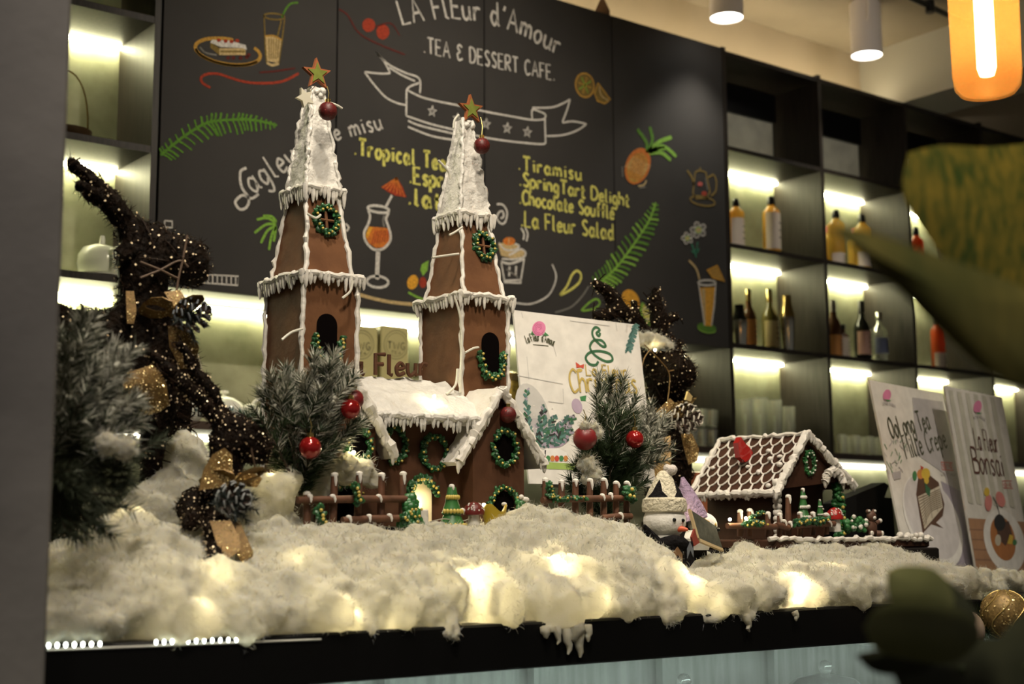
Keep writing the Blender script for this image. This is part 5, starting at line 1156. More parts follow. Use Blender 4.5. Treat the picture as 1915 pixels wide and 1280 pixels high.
# ================================================================ CHRISTMAS BALLS
m_gold = mat('gold_cap', (.62, .46, .16), .25, 1)
def bauble(name, label, px, py, y, r, m, hang=.03, glitter=None, group='red christmas balls', capdir=(0, 0, 1)):
    c = A(px, py, y); t = thing(name, label, 'christmas ball', tuple(c), group=group)
    q = MB(); q.ball(c, r, 26); bd = q.build('ball', m, t)
    if glitter:
        q = MB()
        for k in range(240):
            d = Vector((rnd(-1, 1), rnd(-1, 1), rnd(-1, 1))).normalized(); x, y_, z = frame(d); s_ = r*rnd(.03, .055); p = c+d*r*1.01; d2 = (d+Vector((rnd(-.5, .5), rnd(-.5, .5), rnd(-.5, .5)))).normalized(); x, y_, z = frame(d2); q.add([p+x*s_, p+y_*s_, p-x*s_, p-y_*s_, p-d*s_*.6], [(0, 1, 2, 3), (0, 4, 1), (1, 4, 2), (2, 4, 3), (3, 4, 0)])
        q.build('glitter', glitter, bd, False)
    q = MB(); q.lathe([(r*.30, r*.93), (r*.30, r*1.28), (r*.26, r*1.32), (.001, r*1.34)], 14, TRS(c, capdir)); q.build('cap', m_gold, t)
    q = MB(); cd = Vector(capdir).normalized(); q.tube([c+cd*r*1.3, c+cd*(r*1.3+hang*.5)+Vector((r*.12, 0, 0)), c+cd*(r*1.3+hang)+Vector((0, .004, 0))], .0009, 5); q.build('thread', m_gold, t)
    return t
m_red = mat('red_shiny', (.28, .010, .010), .16, .35, clear=.5); m_redg = mat('red_glitter', (.09, .006, .006), .5, var=.3, scale=300); m_rfl = mat('red_flake', (.25, .02, .015), .3, .5); m_redd = mat('red_matte', (.17, .012, .014), .4)
bauble('christmas_ball', 'glittery dark red ball hanging high on the left church spire', 613, 208, 2.600, .0205, m_redg, .03, m_rfl)
bauble('christmas_ball', 'glittery dark red ball hanging high on the right church spire', 901, 273, 2.610, .0195, m_redg, .045, m_rfl)
bauble('christmas_ball', 'shiny red ball with gold cap low on the frosted pine by the church', 580, 838, 2.36, .0215, m_red)
bauble('christmas_ball', 'upper of two red balls on the right side of the frosted pine', 662, 748, 2.40, .020, m_redd)
bauble('christmas_ball', 'lower front one of two red balls right of the frosted pine', 655, 765, 2.37, .0205, m_red)
bauble('christmas_ball', 'dim red ball tucked under the right church gable', 950, 776, 2.488, .0185, m_redg, .03, m_rfl)
bauble('christmas_ball', 'matte red ball half covered in snow on the left of the dark pine', 1094, 820, 2.44, .0275, m_redd)
bauble('christmas_ball', 'shiny red ball with gold cap on the right of the dark pine', 1187, 822, 2.45, .0215, m_red, .035)
tuft('cotton snow lying on the matte red ball of the dark pine', [(1096, 797), (1110, 800), (1118, 812)], 2.43, .013, .006)
# clear star ornament on the left spire
t = thing('glass_star', 'clear glass star ornament hung on the tip of the left spire', 'ornament', tuple(A(568, 182, 2.63)))
q = MB(); c = A(570, 183, 2.628); q.prism(star_pts(c, .023, .5, .5), (0, -.004, 0), (0, .004, 0)); q.build('star', mat('clear_acrylic', (.75, .72, .60), .1, trans=.3), t, False)
q = MB(); q.tube([c, A(590, 160, 2.635)], .0008, 5); q.build('thread', m_gold, t)
# ================================================================ REINDEER of dark vine and tinsel
m_vine = mat('dark_vine', (.011, .006, .003), .7, col2=(.004, .0025, .0015), scale=70, bump=1, bscale=90)
m_tin = mat('tinsel', (.016, .008, .004), .6)
m_glit = mat('copper_glitter', (1, .80, .52), .3, .2)
m_rib = mat('gold_ribbon', (.22, .13, .04), .55, .3, var=.25, scale=220)
m_ribg = mat('gold_glitter', (.85, .66, .30), .3, .6)
def skin_body(name, chains, parent, m):
    """chains: lists of (point, radius); shared points join. One continuous surface."""
    vs = []; rs = []; es = []; idx = {}
    for ch in chains:
        prev = None
        for p, r in ch:
            key = tuple(round(c, 4) for c in p)
            if key not in idx: idx[key] = len(vs); vs.append(p); rs.append(r)
            i = idx[key]
            if prev is not None: es.append((prev, i))
            prev = i
    inv = parent['_m'].inverted()
    me = bpy.data.meshes.new(name); me.from_pydata([tuple(inv @ Vector(v)) for v in vs], es, []); o = bpy.data.objects.new(name, me); COL.objects.link(o)
    s = o.modifiers.new('s', 'SKIN'); s.use_smooth_shade = True
    for i, r in enumerate(rs): d = me.skin_vertices[0].data[i]; d.radius = (r, r); d.use_root = (i == 0)
    o.modifiers.new('d', 'SUBSURF').levels = 2
    n = evaluated(o, name); o.modifiers.clear(); o.data = n
    fluff(n, ((45, .006), (120, .003)))
    n.materials.clear(); n.materials.append(m); n.polygons.foreach_set('use_smooth', [True]*len(n.polygons)); o.parent = parent['o']
    return Node(o, parent['_m'])
def furs(body, ntin, L, nglit, parent, nvine=40, gs=.0022):
    me = body['o'].data; ps = list(me.polygons); cum = []; s = 0
    for p in ps: s += p.area; cum.append(s)
    import bisect
    def pick():
        p = ps[min(len(ps)-1, bisect.bisect(cum, rnd(0, s)))]; return p.center.copy(), p.normal.copy()
    q = MB()
    for k in range(ntin):
        c, n = pick(); v = (n*rnd(.3, 1)+Vector((rnd(-1, 1), rnd(-1, 1), rnd(-1, .6)))*.8).normalized(); l = L*rnd(.5, 1.2); x, y, z = frame(v); w_ = .0009
        q.add([c+x*w_, c-x*w_*.5+y*w_, c-x*w_*.5-y*w_, c+v*l], [(0, 1, 3), (1, 2, 3), (2, 0, 3)])
    for k in range(nvine):
        c, n = pick(); x, y, z = frame(n); g = rnd(0, 2*PI); d = x*math.cos(g)+y*math.sin(g); l = L*rnd(1.5, 4)
        q.tube([c-d*l*.5+n*-.004, c-d*l*.2+n*.006, c+d*l*.2+n*.006, c+d*l*.5-n*.004], .0016, 5)
    nt = q.build('tinsel', m_tin, Node(body['o'], Matrix()), False, True)
    q = MB()
    for k in range(nglit):
        c, n = pick(); d = (n+Vector((rnd(-1, 1), rnd(-1, 1), rnd(-1, 1)))*.7).normalized(); x, y, z = frame(d); c = c+n*rnd(0, L*.5); w_ = gs*rnd(.5, 1.3)
        q.add([c+x*w_, c+y*w_, c-x*w_, c-y*w_, c-d*w_*.5], [(0, 1, 2, 3), (1, 0, 4), (2, 1, 4), (3, 2, 4), (0, 3, 4)])
    q.build('glitter', m_glit, Node(body['o'], Matrix()), False, True)
def ribbon(parent, pts, wd, name='ribbon', thick=.0015, glit=60):
    """a stiff ribbon: pts are 3D points of its middle line; width vector given per point"""
    q = MB(); g = MB(); vs = []; m = len(pts)
    for p, wv in pts:
        p = Vector(p); wv = Vector(wv); vs += [p-wv, p+wv]
    nrm = (vs[2]-vs[0]).cross(vs[1]-vs[0]).normalized()*thick
    q.add([v-nrm for v in vs]+[v+nrm for v in vs], [(2*i, 2*i+1, 2*i+3, 2*i+2) for i in range(m-1)]+[(2*m+2*i, 2*m+2*i+2, 2*m+2*i+3, 2*m+2*i+1) for i in range(m-1)]+[(2*i, 2*i+2, 2*m+2*i+2, 2*m+2*i) for i in range(m-1)]+[(2*i+1, 2*m+2*i+1, 2*m+2*i+3, 2*i+3) for i in range(m-1)]+[(0, 2*m, 2*m+1, 1), (2*m-2, 2*m-1, 4*m-1, 4*m-2)])
    n = q.build(name, m_rib, parent, True)
    sgn = 1 if nrm.dot(CAM-vs[0]) > 0 else -1
    for k in range(glit):
        i = random.randrange(m-1); f = rnd(0, 1); h = rnd(.05, .95); p = vs[2*i].lerp(vs[2*i+2], f).lerp(vs[2*i+1].lerp(vs[2*i+3], f), h)+nrm*sgn*1.6; w_ = rnd(.0009, .002); d = (nrm.normalized()*sgn+Vector((rnd(-1, 1), rnd(-1, 1), rnd(-1, 1)))*.6).normalized(); x, y, z = frame(d); g.add([p+x*w_, p+y*w_, p-x*w_, p-y*w_], [(0, 1, 2, 3)])
    g.build('glitter', m_ribg, n, False); return n
def pinecone(parent, c, r, axis, tipcol, name='pine_cone'):
    q = MB(); w_ = MB(); x, y, z = frame(axis); c = Vector(c)
    for k in range(46):
        f = (k+.5)/46; g = k*2.399; z_ = (f-.45)*r*2.1; rr = r*math.sin(PI*min(.98, f*.85+.12))**.8; d = x*math.cos(g)+y*math.sin(g); p = c+z*z_+d*rr*.55; e = c+z*(z_+r*.22)+d*rr; s_ = (d.cross(z)).normalized()*r*.2; u_ = z*r*.06
        q.add([p-s_*.5, p+s_*.5, e+s_, e-s_, p+u_, e+u_*1.5], [(0, 1, 2, 3), (0, 4, 1), (3, 2, 5), (1, 4, 5, 2), (4, 0, 3, 5)])
        w_.tube([e-s_*1.05+u_, e+z*r*.05+d*r*.06+u_, e+s_*1.05+u_], r*.055, 6)
    n = q.build(name, mat('cone_brown', (.035, .018, .010), .7), parent, False); w_.build('snowy_tip', tipcol, n); return n
random.seed(5)
YD = 2.50
def K(px, py, y, dz=0): return A(px, py, y)
D1 = thing('reindeer', 'large dark glittery vine reindeer with gold bow at the left of the church', 'reindeer', (1.0, 2.5, ZC))
skull = (K(268, 468, YD), .050); nk = (K(276, 560, YD+.01), .050); ch_ = (K(300, 650, YD), .066); hip = (K(140, 640, YD+.05), .075)
body = skin_body('body', [[hip, (K(210, 665, YD+.02), .070), ch_, nk, (K(270, 510, YD), .052), skull, (K(310, 478, YD-.01), .052), (K(345, 493, YD-.02), .050), (K(372, 494, YD-.03), .045), (K(390, 492, YD-.035), .034)],
    [skull, (K(245, 430, YD), .022), (K(205, 375, YD), .024), (K(165, 332, YD-.01), .018), (K(128, 300, YD-.02), .009)],
    [(K(205, 375, YD), .024), (K(172, 362, YD-.02), .014), (K(140, 346, YD-.03), .008)],
    [ch_, (K(318, 720, YD-.02), .034), (K(296, 785, YD-.03), .030), (K(282, 850, YD-.02), .022), (Vector((K(282, 850, YD).x, YD-.02, 1.165)), .018)],
    [ch_, (K(350, 690, YD+.05), .026), (K(340, 760, YD+.06), .022), (Vector((K(330, 800, YD).x, YD+.06, 1.165)), .018)],
    [hip, (K(122, 720, YD+.02), .030), (Vector((K(122, 720, YD).x, YD+.02, 1.165)), .02)], [hip, (K(160, 720, YD+.09), .030), (Vector((K(150, 720, YD).x, YD+.09, 1.165)), .02)], [hip, (K(118, 590, YD+.05), .022), (K(112, 565, YD+.05), .012)]], D1, m_vine)
furs(body, 5200, .018, 1900, D1, 120)
for e_ in ((258, 478),): q = MB(); p0 = K(262, 462, YD-.045); q.prism([p0, p0+Vector((-.035, 0, .004)), p0+Vector((-.05, 0, -.012)), p0+Vector((-.03, 0, -.022))], (0, -.003, 0), (0, .003, 0)); q.build('ear', m_vine, D1, False)
def bow(parent, c, s, tails, cone=True, conec=None, side=(1, 0, 0)):
    c = Vector(c); sd = Vector(side)
    for sgn, up in ((-1, .35), (1, .5)):
        pts = []
        for k in range(9):
            g = k/8*2*PI; pts.append((c+sd*(sgn*s*(.55-.55*math.cos(g)))*1.0+Vector((0, -.014*math.sin(g)-.004, s*up*math.sin(g*.5)*.7+s*.22*math.sin(g))), Vector((0, -s*.26, s*.10))))
        ribbon(parent, pts, s, 'bow_loop', .0012, 50)
    for t_ in tails:
        P = [Vector(p) for p in t_]; wd = s*.34; L = bez(P, 4); ribbon(parent, [(p, Vector((wd*.8, -wd*.3, wd*.15))) for p in L], s, 'ribbon_tail', .0012, 110)
bow(D1, K(318, 585, YD-.085), .05, [[K(322, 545, YD-.075), K(340, 575, YD-.09), K(352, 600, YD-.09)]], side=(.8, -.6, 0))
ribbon(D1, [(K(262, 690, YD-.09), Vector((.030, -.012, .012))), (K(272, 725, YD-.10), Vector((.034, -.014, .004))), (K(283, 752, YD-.095), Vector((.030, -.012, -.004))), (K(284, 775, YD-.09), Vector((.012, -.006, .004)))], .05, 'ribbon_tail', .0012, 260)
ribbon(D1, [(K(335, 610, YD-.08), Vector((.018, -.01, 0))), (K(345, 650, YD-.08), Vector((.024, -.012, 0))), (K(350, 690, YD-.07), Vector((.010, -.006, 0)))], .05, 'ribbon_tail', .0012, 120)
ribbon(D1, [(K(243, 545, YD-.05), Vector((.006, -.004, 0))), (K(246, 580, YD-.06), Vector((.008, -.004, 0))), (K(244, 606, YD-.06), Vector((.005, -.003, 0)))], .05, 'ribbon_tail', .0012, 30)
pinecone(D1, K(350, 592, YD-.11), .032, (.6, -.7, .2), mat('dark_tip', (.10, .11, .12), .6))
sp = MB()
for g in ((330, 600), (378, 575), (385, 605), (365, 640), (345, 560), (375, 595), (360, 570)): needles(sp, [K(350, 595, YD-.10), K((350+g[0])/2, (595+g[1])/2, YD-.12), K(g[0], g[1], YD-.12)], 60, .016, .8, .0009)
sp.build('pine_sprig', mat('dark_sprig', (.030, .040, .036), .6, var=.4, scale=60), D1, False)
q = MB(); hr_ = MB()
for pts in ([(262, 520), (300, 505), (335, 488), (352, 500)], [(350, 440), (343, 480), (334, 520), (330, 545)], [(262, 490), (300, 505), (320, 515), (335, 522)]): q.tube(bez([K(x_, y_, YD-.062) for x_, y_ in pts], 5), .0022, 6)
q.build('bridle_cord', mat('brown_cord', (.10, .06, .035), .7), D1)
# small reindeer in front
Y2 = 2.345
D2 = thing('reindeer', 'small dark glittery vine reindeer with gold bow sitting in the cotton', 'reindeer', (1.2, 2.4, ZC))
sk = (K(432, 812, Y2), .034); ch2 = (K(410, 950, Y2+.02), .034)
body = skin_body('body', [[(K(350, 935, Y2+.03), .030), (K(375, 940, Y2+.03), .032), ch2, (K(428, 890, Y2+.01), .030), (K(425, 845, Y2), .034), sk, (K(455, 824, Y2-.01), .036), (K(478, 838, Y2-.02), .033), (K(496, 848, Y2-.025), .026), (K(507, 850, Y2-.03), .016)],
    [sk, (K(412, 790, Y2), .015), (K(370, 745, Y2), .014), (K(325, 700, Y2), .014), (K(285, 665, Y2+.01), .011), (K(268, 650, Y2+.01), .007)],
    [sk, (K(418, 775, Y2+.03), .013), (K(392, 730, Y2+.03), .013), (K(362, 690, Y2+.03), .011), (K(345, 655, Y2+.03), .009), (K(332, 640, Y2+.03), .007)],
    [ch2, (K(404, 1000, Y2-.09), .020), (K(405, 1035, Y2-.125), .014), (K(386, 1062, Y2-.15), .010), (K(380, 1074, Y2-.155), .006)],
    [(K(350, 935, Y2+.03), .030), (K(362, 970, Y2-.05), .014), (K(350, 985, Y2-.08), .009)]], D2, m_vine)
furs(body, 3400, .010, 1300, D2, 60, .0018)
bow(D2, K(432, 905, Y2-.055), .048, [], side=(.8, -.6, 0))
for a_ in ((395, 890), (415, 865), (440, 862), (470, 895), (490, 905)): pass
q = MB(); c = K(436, 905, Y2-.06)
for pts in ([(436, 905), (405, 900), (378, 905)], [(436, 905), (455, 895), (478, 912)]): pass
fan = [K(372, 918, Y2-.05), K(380, 880, Y2-.05), K(398, 850, Y2-.055), K(420, 838, Y2-.06), K(434, 852, Y2-.06), K(446, 886, Y2-.065), K(466, 880, Y2-.06), K(490, 895, Y2-.055), K(480, 912, Y2-.06)]
ribbon(D2, [(K(436, 908, Y2-.062).lerp(f, .56), (f-K(436, 908, Y2-.062))*.44) for f in fan[:5]], .05, 'bow_loop', .0012, 200)
ribbon(D2, [(K(436, 908, Y2-.064).lerp(f, .56), (f-K(436, 908, Y2-.064))*.44) for f in fan[5:]], .05, 'bow_loop', .0012, 110)
bt = K(425, 968, Y2-.115)
ribbon(D2, [(K(412, 975, Y2-.115), Vector((.016, -.008, 0))), (K(424, 1005, Y2-.130), Vector((.018, -.009, 0))), (K(430, 1030, Y2-.145), Vector((.016, -.008, .002))), (K(432, 1042, Y2-.15), Vector((.014, -.006, .010)))], .05, 'ribbon_tail', .0012, 60)
ribbon(D2, [(K(432, 975, Y2-.11), Vector((.012, -.008, 0))), (K(448, 1010, Y2-.128), Vector((.012, -.007, 0))), (K(458, 1035, Y2-.142), Vector((.011, -.006, .005))), (K(463, 1048, Y2-.145), Vector((.008, -.004, .006)))], .05, 'ribbon_tail', .0012, 40)
pinecone(D2, K(430, 935, Y2-.10), .030, (.3, -.9, 0), mat('grey_tip', (.24, .25, .25), .6))
sp = MB()
for g in ((405, 945), (450, 920), (478, 935), (480, 955), (462, 975), (440, 975), (455, 945), (470, 925), (415, 925), (445, 960)): needles(sp, [K(435, 940, Y2-.10), K((435+g[0])/2, (940+g[1])/2, Y2-.12), K(g[0], g[1], Y2-.12)], 70, .018, .8, .0009)
sp.build('pine_sprig', mat('dark_sprig', (.05, .06, .055), .6), D2, False)
q = MB(); q.tube(bez([K(478, 805, Y2-.04), K(470, 830, Y2-.045), K(474, 860, Y2-.045), K(478, 878, Y2-.04)], 5), .002, 6); q.build('bridle_cord', mat('brown_cord', (.1, .06, .03)), D2)
# right reindeer behind the poster, facing the room
Y3 = 2.97
D3 = thing('reindeer', 'dark vine reindeer with pine cone bow behind the white Christmas poster', 'reindeer', (2.9, 2.97, ZC))
sk = (K(1240, 680, Y3), .066); c3 = (K(1258, 800, Y3+.03), .060)
body = skin_body('body', [[(K(1255, 930, Y3+.06), .060), (K(1256, 860, Y3+.05), .066), c3, (K(1245, 740, Y3+.01), .052), sk, (K(1262, 690, Y3-.05), .056), (K(1278, 700, Y3-.10), .048), (K(1284, 704, Y3-.125), .030)],
    [sk, (K(1238, 640, Y3), .024), (K(1232, 600, Y3), .022), (K(1228, 565, Y3), .018), (K(1226, 538, Y3), .009)], [(K(1232, 600, Y3), .022), (K(1250, 600, Y3), .014), (K(1268, 592, Y3), .008)], [(K(1232, 600, Y3), .022), (K(1222, 580, Y3), .012), (K(1214, 565, Y3), .008)], [(K(1238, 640, Y3), .024), (K(1258, 650, Y3), .015), (K(1275, 648, Y3), .008)],
    [sk, (K(1212, 645, Y3), .022), (K(1190, 605, Y3), .022), (K(1160, 575, Y3), .020), (K(1132, 545, Y3), .017), (K(1108, 525, Y3), .009)], [(K(1190, 605, Y3), .022), (K(1188, 582, Y3), .012), (K(1186, 562, Y3), .007)], [(K(1160, 575, Y3), .020), (K(1135, 592, Y3), .016), (K(1108, 590, Y3), .010)],
    [(K(1255, 930, Y3+.06), .060), (Vector((2.80, Y3+.02, 1.27)), .03), (Vector((2.80, Y3+.02, 1.165)), .024)], [(K(1255, 930, Y3+.06), .060), (Vector((2.93, Y3+.04, 1.27)), .03), (Vector((2.93, Y3+.04, 1.165)), .024)]], D3, m_vine)
furs(body, 4600, .022, 1300, D3, 200, .0026)
pinecone(D3, K(1276, 782, Y3-.125), .042, (.35, -.93, -.1), mat('white_tip', (.62, .58, .50), .7))
ribbon(D3, [(K(1232, 765, Y3-.10), Vector((.03, -.015, .03))), (K(1252, 768, Y3-.115), Vector((.012, -.008, .022))), (K(1290, 762, Y3-.11), Vector((.02, -.01, .03)))], .05, 'bow_loop', .0015, 200)
ribbon(D3, [(K(1240, 820, Y3-.10), Vector((.018, -.012, .006))), (K(1232, 860, Y3-.12), Vector((.032, -.016, 0))), (K(1232, 900, Y3-.12), Vector((.028, -.014, 0))), (K(1234, 918, Y3-.12), Vector((.010, -.006, .01)))], .05, 'ribbon_tail', .0015, 330)
ribbon(D3, [(K(1284, 812, Y3-.09), Vector((.014, -.008, 0))), (K(1293, 840, Y3-.10), Vector((.020, -.010, 0))), (K(1296, 866, Y3-.10), Vector((.012, -.006, .006)))], .05, 'ribbon_tail', .0015, 160)
q = MB(); q.prism([K(x_, y_, Y3-.13) for x_, y_ in ((1285, 732), (1294, 742), (1290, 752), (1281, 748))], (0, -.003, 0), (0, .003, 0)); q.build('gold_leaf', m_ribg, D3, False)
q = MB()
for pts in ([(1205, 645), (1230, 670), (1250, 695), (1252, 720), (1246, 770)], [(1250, 695), (1262, 692)], [(1215, 655), (1205, 670), (1200, 690)]): q.tube(bez([K(x_, y_, Y3-.10) for x_, y_ in pts], 5), .0017, 6)
q.build('gold_cord', m_rib, D3)
# ================================================================ BOTTLES, GLASSES, CHINA on the wall shelves
random.seed(31)
m_amber = mat('amber_syrup', (.66, .42, .09), .12, trans=.55); m_orange = mat('orange_syrup', (.55, .12, .04), .12, trans=.5); m_gold2 = mat('gold_syrup', (.60, .42, .10), .12, trans=.55)
m_capb = mat('black_cap', (.008, .008, .008), .35); m_label = mat('paper_label', (.60, .52, .44), .6); m_lred = mat('red_label', (.45, .12, .10), .6); m_clear = thin_glass('bottle_glass', (.92, .95, .9), .25, .08)
m_dkg = mat('dark_glass', (.010, .012, .009), .08); m_silver = mat('steel_shaker', (.55, .55, .52), .16, 1); m_brass = mat('brass_top', (.55, .42, .18), .22, 1); m_lblk = mat('label_print', (.03, .02, .02), .6)
def bottle(name, label, px, pb, ph, r, body, capm, kind='syrup', y=4.42, lab=None, group=None):
    p = A(px, pb, y); 
    zs_ = [3.055, 2.607, 2.155, 1.689]; p.z = min(zs_, key=lambda z: abs(z-p.z))+.0005
    h = ph*proj_m(p)
    t = thing(name, label, 'bottle', tuple(p), group=group); T = Matrix.Translation(p); q = MB()
    if kind == 'syrup': pr = [(r*.9, 0), (r, .006), (r, h*.70), (r*.93, h*.76), (r*.55, h*.82), (r*.42, h*.84), (r*.42, h*.88)]; cp = [(r*.46, h*.86), (r*.46, h*.90), (r*.42, h*.99), (r*.36, h), (.001, h)]
    elif kind == 'wine': pr = [(r*.9, 0), (r, .006), (r, h*.55), (r*.85, h*.62), (r*.42, h*.72), (r*.36, h*.90), (r*.36, h*.92)]; cp = [(r*.40, h*.80), (r*.40, h*.99), (r*.34, h), (.001, h)]
    else: pr = [(r*.92, 0), (r, .006), (r, h*.62), (r*.8, h*.70), (r*.40, h*.76), (r*.36, h*.86), (r*.36, h*.88)]; cp = [(r*.44, h*.86), (r*.44, h*.99), (r*.40, h), (.001, h)]
    q.lathe(pr, 20, T); bd = q.build('body', body, t); q = MB(); q.lathe(cp, 16, T); q.build('cap', capm, t)
    if lab:
        q = MB(); z0, z1, mm = lab; n = 10; vs = []
        for i in range(n+1):
            g = -PI*.98+PI*.86*i/n; vs += [p+Vector((r*1.015*math.cos(g), r*1.015*math.sin(g), h*z0)), p+Vector((r*1.015*math.cos(g), r*1.015*math.sin(g), h*z1))]
        q.add(vs, [(2*i, 2*i+2, 2*i+3, 2*i+1) for i in range(n)]); ln = q.build('label', mm, bd)
        q = MB()
        for k in range(3):
            zz2 = h*(z0+(z1-z0)*(.3+.2*k)); vs = []
            for i in range(5): g = -1.5+.9*i/4; vs += [p+Vector((r*1.022*math.cos(g), r*1.022*math.sin(g), zz2)), p+Vector((r*1.022*math.cos(g), r*1.022*math.sin(g), zz2+h*.02))]
            q.add(vs, [(2*i, 2*i+2, 2*i+3, 2*i+1) for i in range(4)])
        q.build('label_band', m_lblk, ln)
    return t
def proj_m(p): return (p-CAM).dot(_f)/FPX
G1 = 'syrup bottles on the second shelf'; G2 = 'spirit bottles on the third shelf'
bottle('syrup_bottle', 'amber syrup bottle nearest the chalkboard on the upper lit shelf', 1378, 457, 100, .037, m_amber, m_capb, 'syrup', 4.42, (.05, .62, m_label), G1)
bottle('syrup_bottle', 'tall amber syrup bottle with long white label beside a dark shadow', 1444, 467, 116, .042, m_amber, m_capb, 'syrup', 4.42, (.12, .72, m_label), G1)
bottle('syrup_bottle', 'left front golden syrup bottle in the second lit compartment', 1566, 489, 112, .041, m_gold2, m_capb, 'syrup', 4.42, (.03, .25, m_label), G1)
bottle('syrup_bottle', 'right front golden syrup bottle in the second lit compartment', 1615, 498, 112, .041, m_gold2, m_capb, 'syrup', 4.42, (.10, .36, m_label), G1)
bottle('syrup_bottle', 'left rear syrup bottle half hidden in the second lit compartment', 1553, 478, 92, .036, m_gold2, m_lred, 'syrup', 4.53, None, G1)
bottle('syrup_bottle', 'right rear syrup bottle half hidden in the second lit compartment', 1600, 487, 94, .036, m_gold2, m_lred, 'syrup', 4.53, None, G1)
bottle('syrup_bottle', 'red syrup bottle in the third compartment behind the leaves', 1716, 512, 105, .036, m_orange, m_capb, 'syrup', 4.42, (.05, .4, m_label), G1)
bottle('spirit_bottle', 'brown labelled bottle with gold neck behind the dark shaker', 1402, 646, 118, .034, mat('brown_glass', (.10, .045, .02), .1), m_brass, 'wine', 4.46, (.1, .5, mat('orange_label', (.5, .22, .06), .6)), G2)
bottle('spirit_bottle', 'green gold bottle with a pale label left of the tall shaker', 1441, 652, 122, .038, mat('olive_glass', (.10, .085, .02), .1), m_brass, 'wine', 4.46, (.1, .5, mat('cream_label', (.55, .47, .24), .6)), G2)
bottle('spirit_bottle', 'squat bottle with orange label at the left of the second bottle row', 1561, 662, 112, .037, mat('brown_glass', (.1, .045, .02)), mat('grey_cap', (.3, .28, .25), .4), 'wine', 4.42, (.05, .4, mat('orange_label', (.5, .2, .06))), G2)
bottle('spirit_bottle', 'pale labelled dark bottle next to the black wine bottle', 1578, 664, 66, .030, mat('brown_glass', (.1, .045, .02)), m_capb, 'spirit', 4.40, (.08, .62, m_label), G2)
bottle('spirit_bottle', 'black wine bottle with a pinkish label in the second bottle row', 1614, 668, 116, .041, m_dkg, m_capb, 'wine', 4.42, (.12, .5, mat('pink_label', (.5, .3, .24), .6)), G2)
bottle('spirit_bottle', 'clear bottle with a silver cap at the right of the black wine bottle', 1647, 671, 98, .040, m_clear, m_silver, 'spirit', 4.42, (.2, .5, mat('blue_label', (.12, .14, .24), .5)), G2)
bottle('spirit_bottle', 'orange bottle with pale label in the third compartment', 1756, 684, 104, .036, m_orange, m_capb, 'syrup', 4.42, (.06, .32, m_label), G2)
for i, (px, pb, ph) in enumerate(((1866, 702, 60), (1888, 700, 75), (1905, 704, 78))):
    bottle('spirit_bottle', ['small clear bottle in the fourth compartment behind the leaves, left one', 'amber capped bottle in the fourth compartment, middle one', 'amber capped bottle in the fourth compartment, right one'][i], px, pb, ph, .028, m_clear if i == 0 else m_dkg, m_silver if i == 0 else m_brass, 'spirit', 4.42, None, G2)
def shaker(label, px, pb, ph, r, m1, m2, y=4.40):
    p = A(px, pb, y); p.z = 2.1555; h = ph*proj_m(p); t = thing('cocktail_shaker', label, 'shaker', tuple(p), group='cocktail shakers'); T = Matrix.Translation(p)
    q = MB(); q.lathe([(r*.75, 0), (r*.8, .01), (r, h*.6), (r*.98, h*.62)], 22, T); q.build('body', m1, t); q = MB(); q.lathe([(r*.98, h*.62), (r*.95, h*.66), (r*.66, h*.84), (r*.62, h*.86), (r*.60, h*.99), (.001, h)], 22, T); q.build('top', m2, t)
shaker('dark steel cocktail shaker at the left end of the bottle row', 1384, 640, 82, .036, m_silver, m_dkg); shaker('tall steel cocktail shaker with brass top left of the partition', 1474, 655, 112, .036, m_silver, m_brass, 4.42)
# glasses
def glass(name, label, p, r, h, group, n=16, flute=0):
    t = thing(name, label, 'glass', tuple(p), group=group); q = MB(); q.lathe([(r*.80, 0), (r*.82, .004), (r, h), (r*.95, h), (r*.78, h*.14), (.001, h*.10)], n, Matrix.Translation(p)); q.build('cup', m_glass, t); q = MB(); q.lathe([(r*.6, .001), (r*.78, .004), (r*.76, h*.10), (.001, h*.09)], n, Matrix.Translation(p)); q.build('thick_base', mat('glass_base', (.55, .58, .5), .1, trans=.4), t); return t
m_glass = thin_glass('tumbler_glass', (.96, .97, .92), .25, .10)
GT = 'tall glasses on the bottom shelf'; lab = ['tall glass nearest the wooden partition, left end of the row', 'tallest clear glass in the middle of the bottom shelf row', 'tall glass third from the partition on the bottom shelf', 'tall narrow glass at the right end of the row']
for i, (px, ph, r) in enumerate(((1392, 96, .044), (1420, 102, .046), (1448, 98, .044), (1476, 88, .036))):
    p = A(px, 836, 4.40+.04*(i % 2)); p.z = 1.6895; glass('tall_glass', lab[i], p, r, ph*proj_m(p), GT, 20)
GS = 'small tumblers behind the right reindeer'
for i, (px, row) in enumerate(((1292, 0), (1310, 0), (1330, 0), (1302, 1), (1322, 1))):
    for s_ in range(2):
        p = A(px, 828, 4.38+.08*row); p.z = 1.6895+.088*s_; glass('tumbler', ('upper' if s_ else 'lower')+' stacked tumbler, '+['at the left front', 'in the middle front', 'at the right front', 'at the left rear', 'at the right rear'][i]+' of the shelf beside the reindeer', p, .036, .082, GS)
GV = 'small glasses behind the crepe cake poster'
for i in range(7):
    p = A(1575+13*i, 862+1.5*i, 4.40+.05*(i % 2)); p.z = 1.6895; glass('small_glass', ['first', 'second', 'third', 'fourth', 'fifth', 'sixth', 'seventh'][i]+' small glass from the left in the dark compartment beside the crepe poster', p, .024, .10, GV, 12)
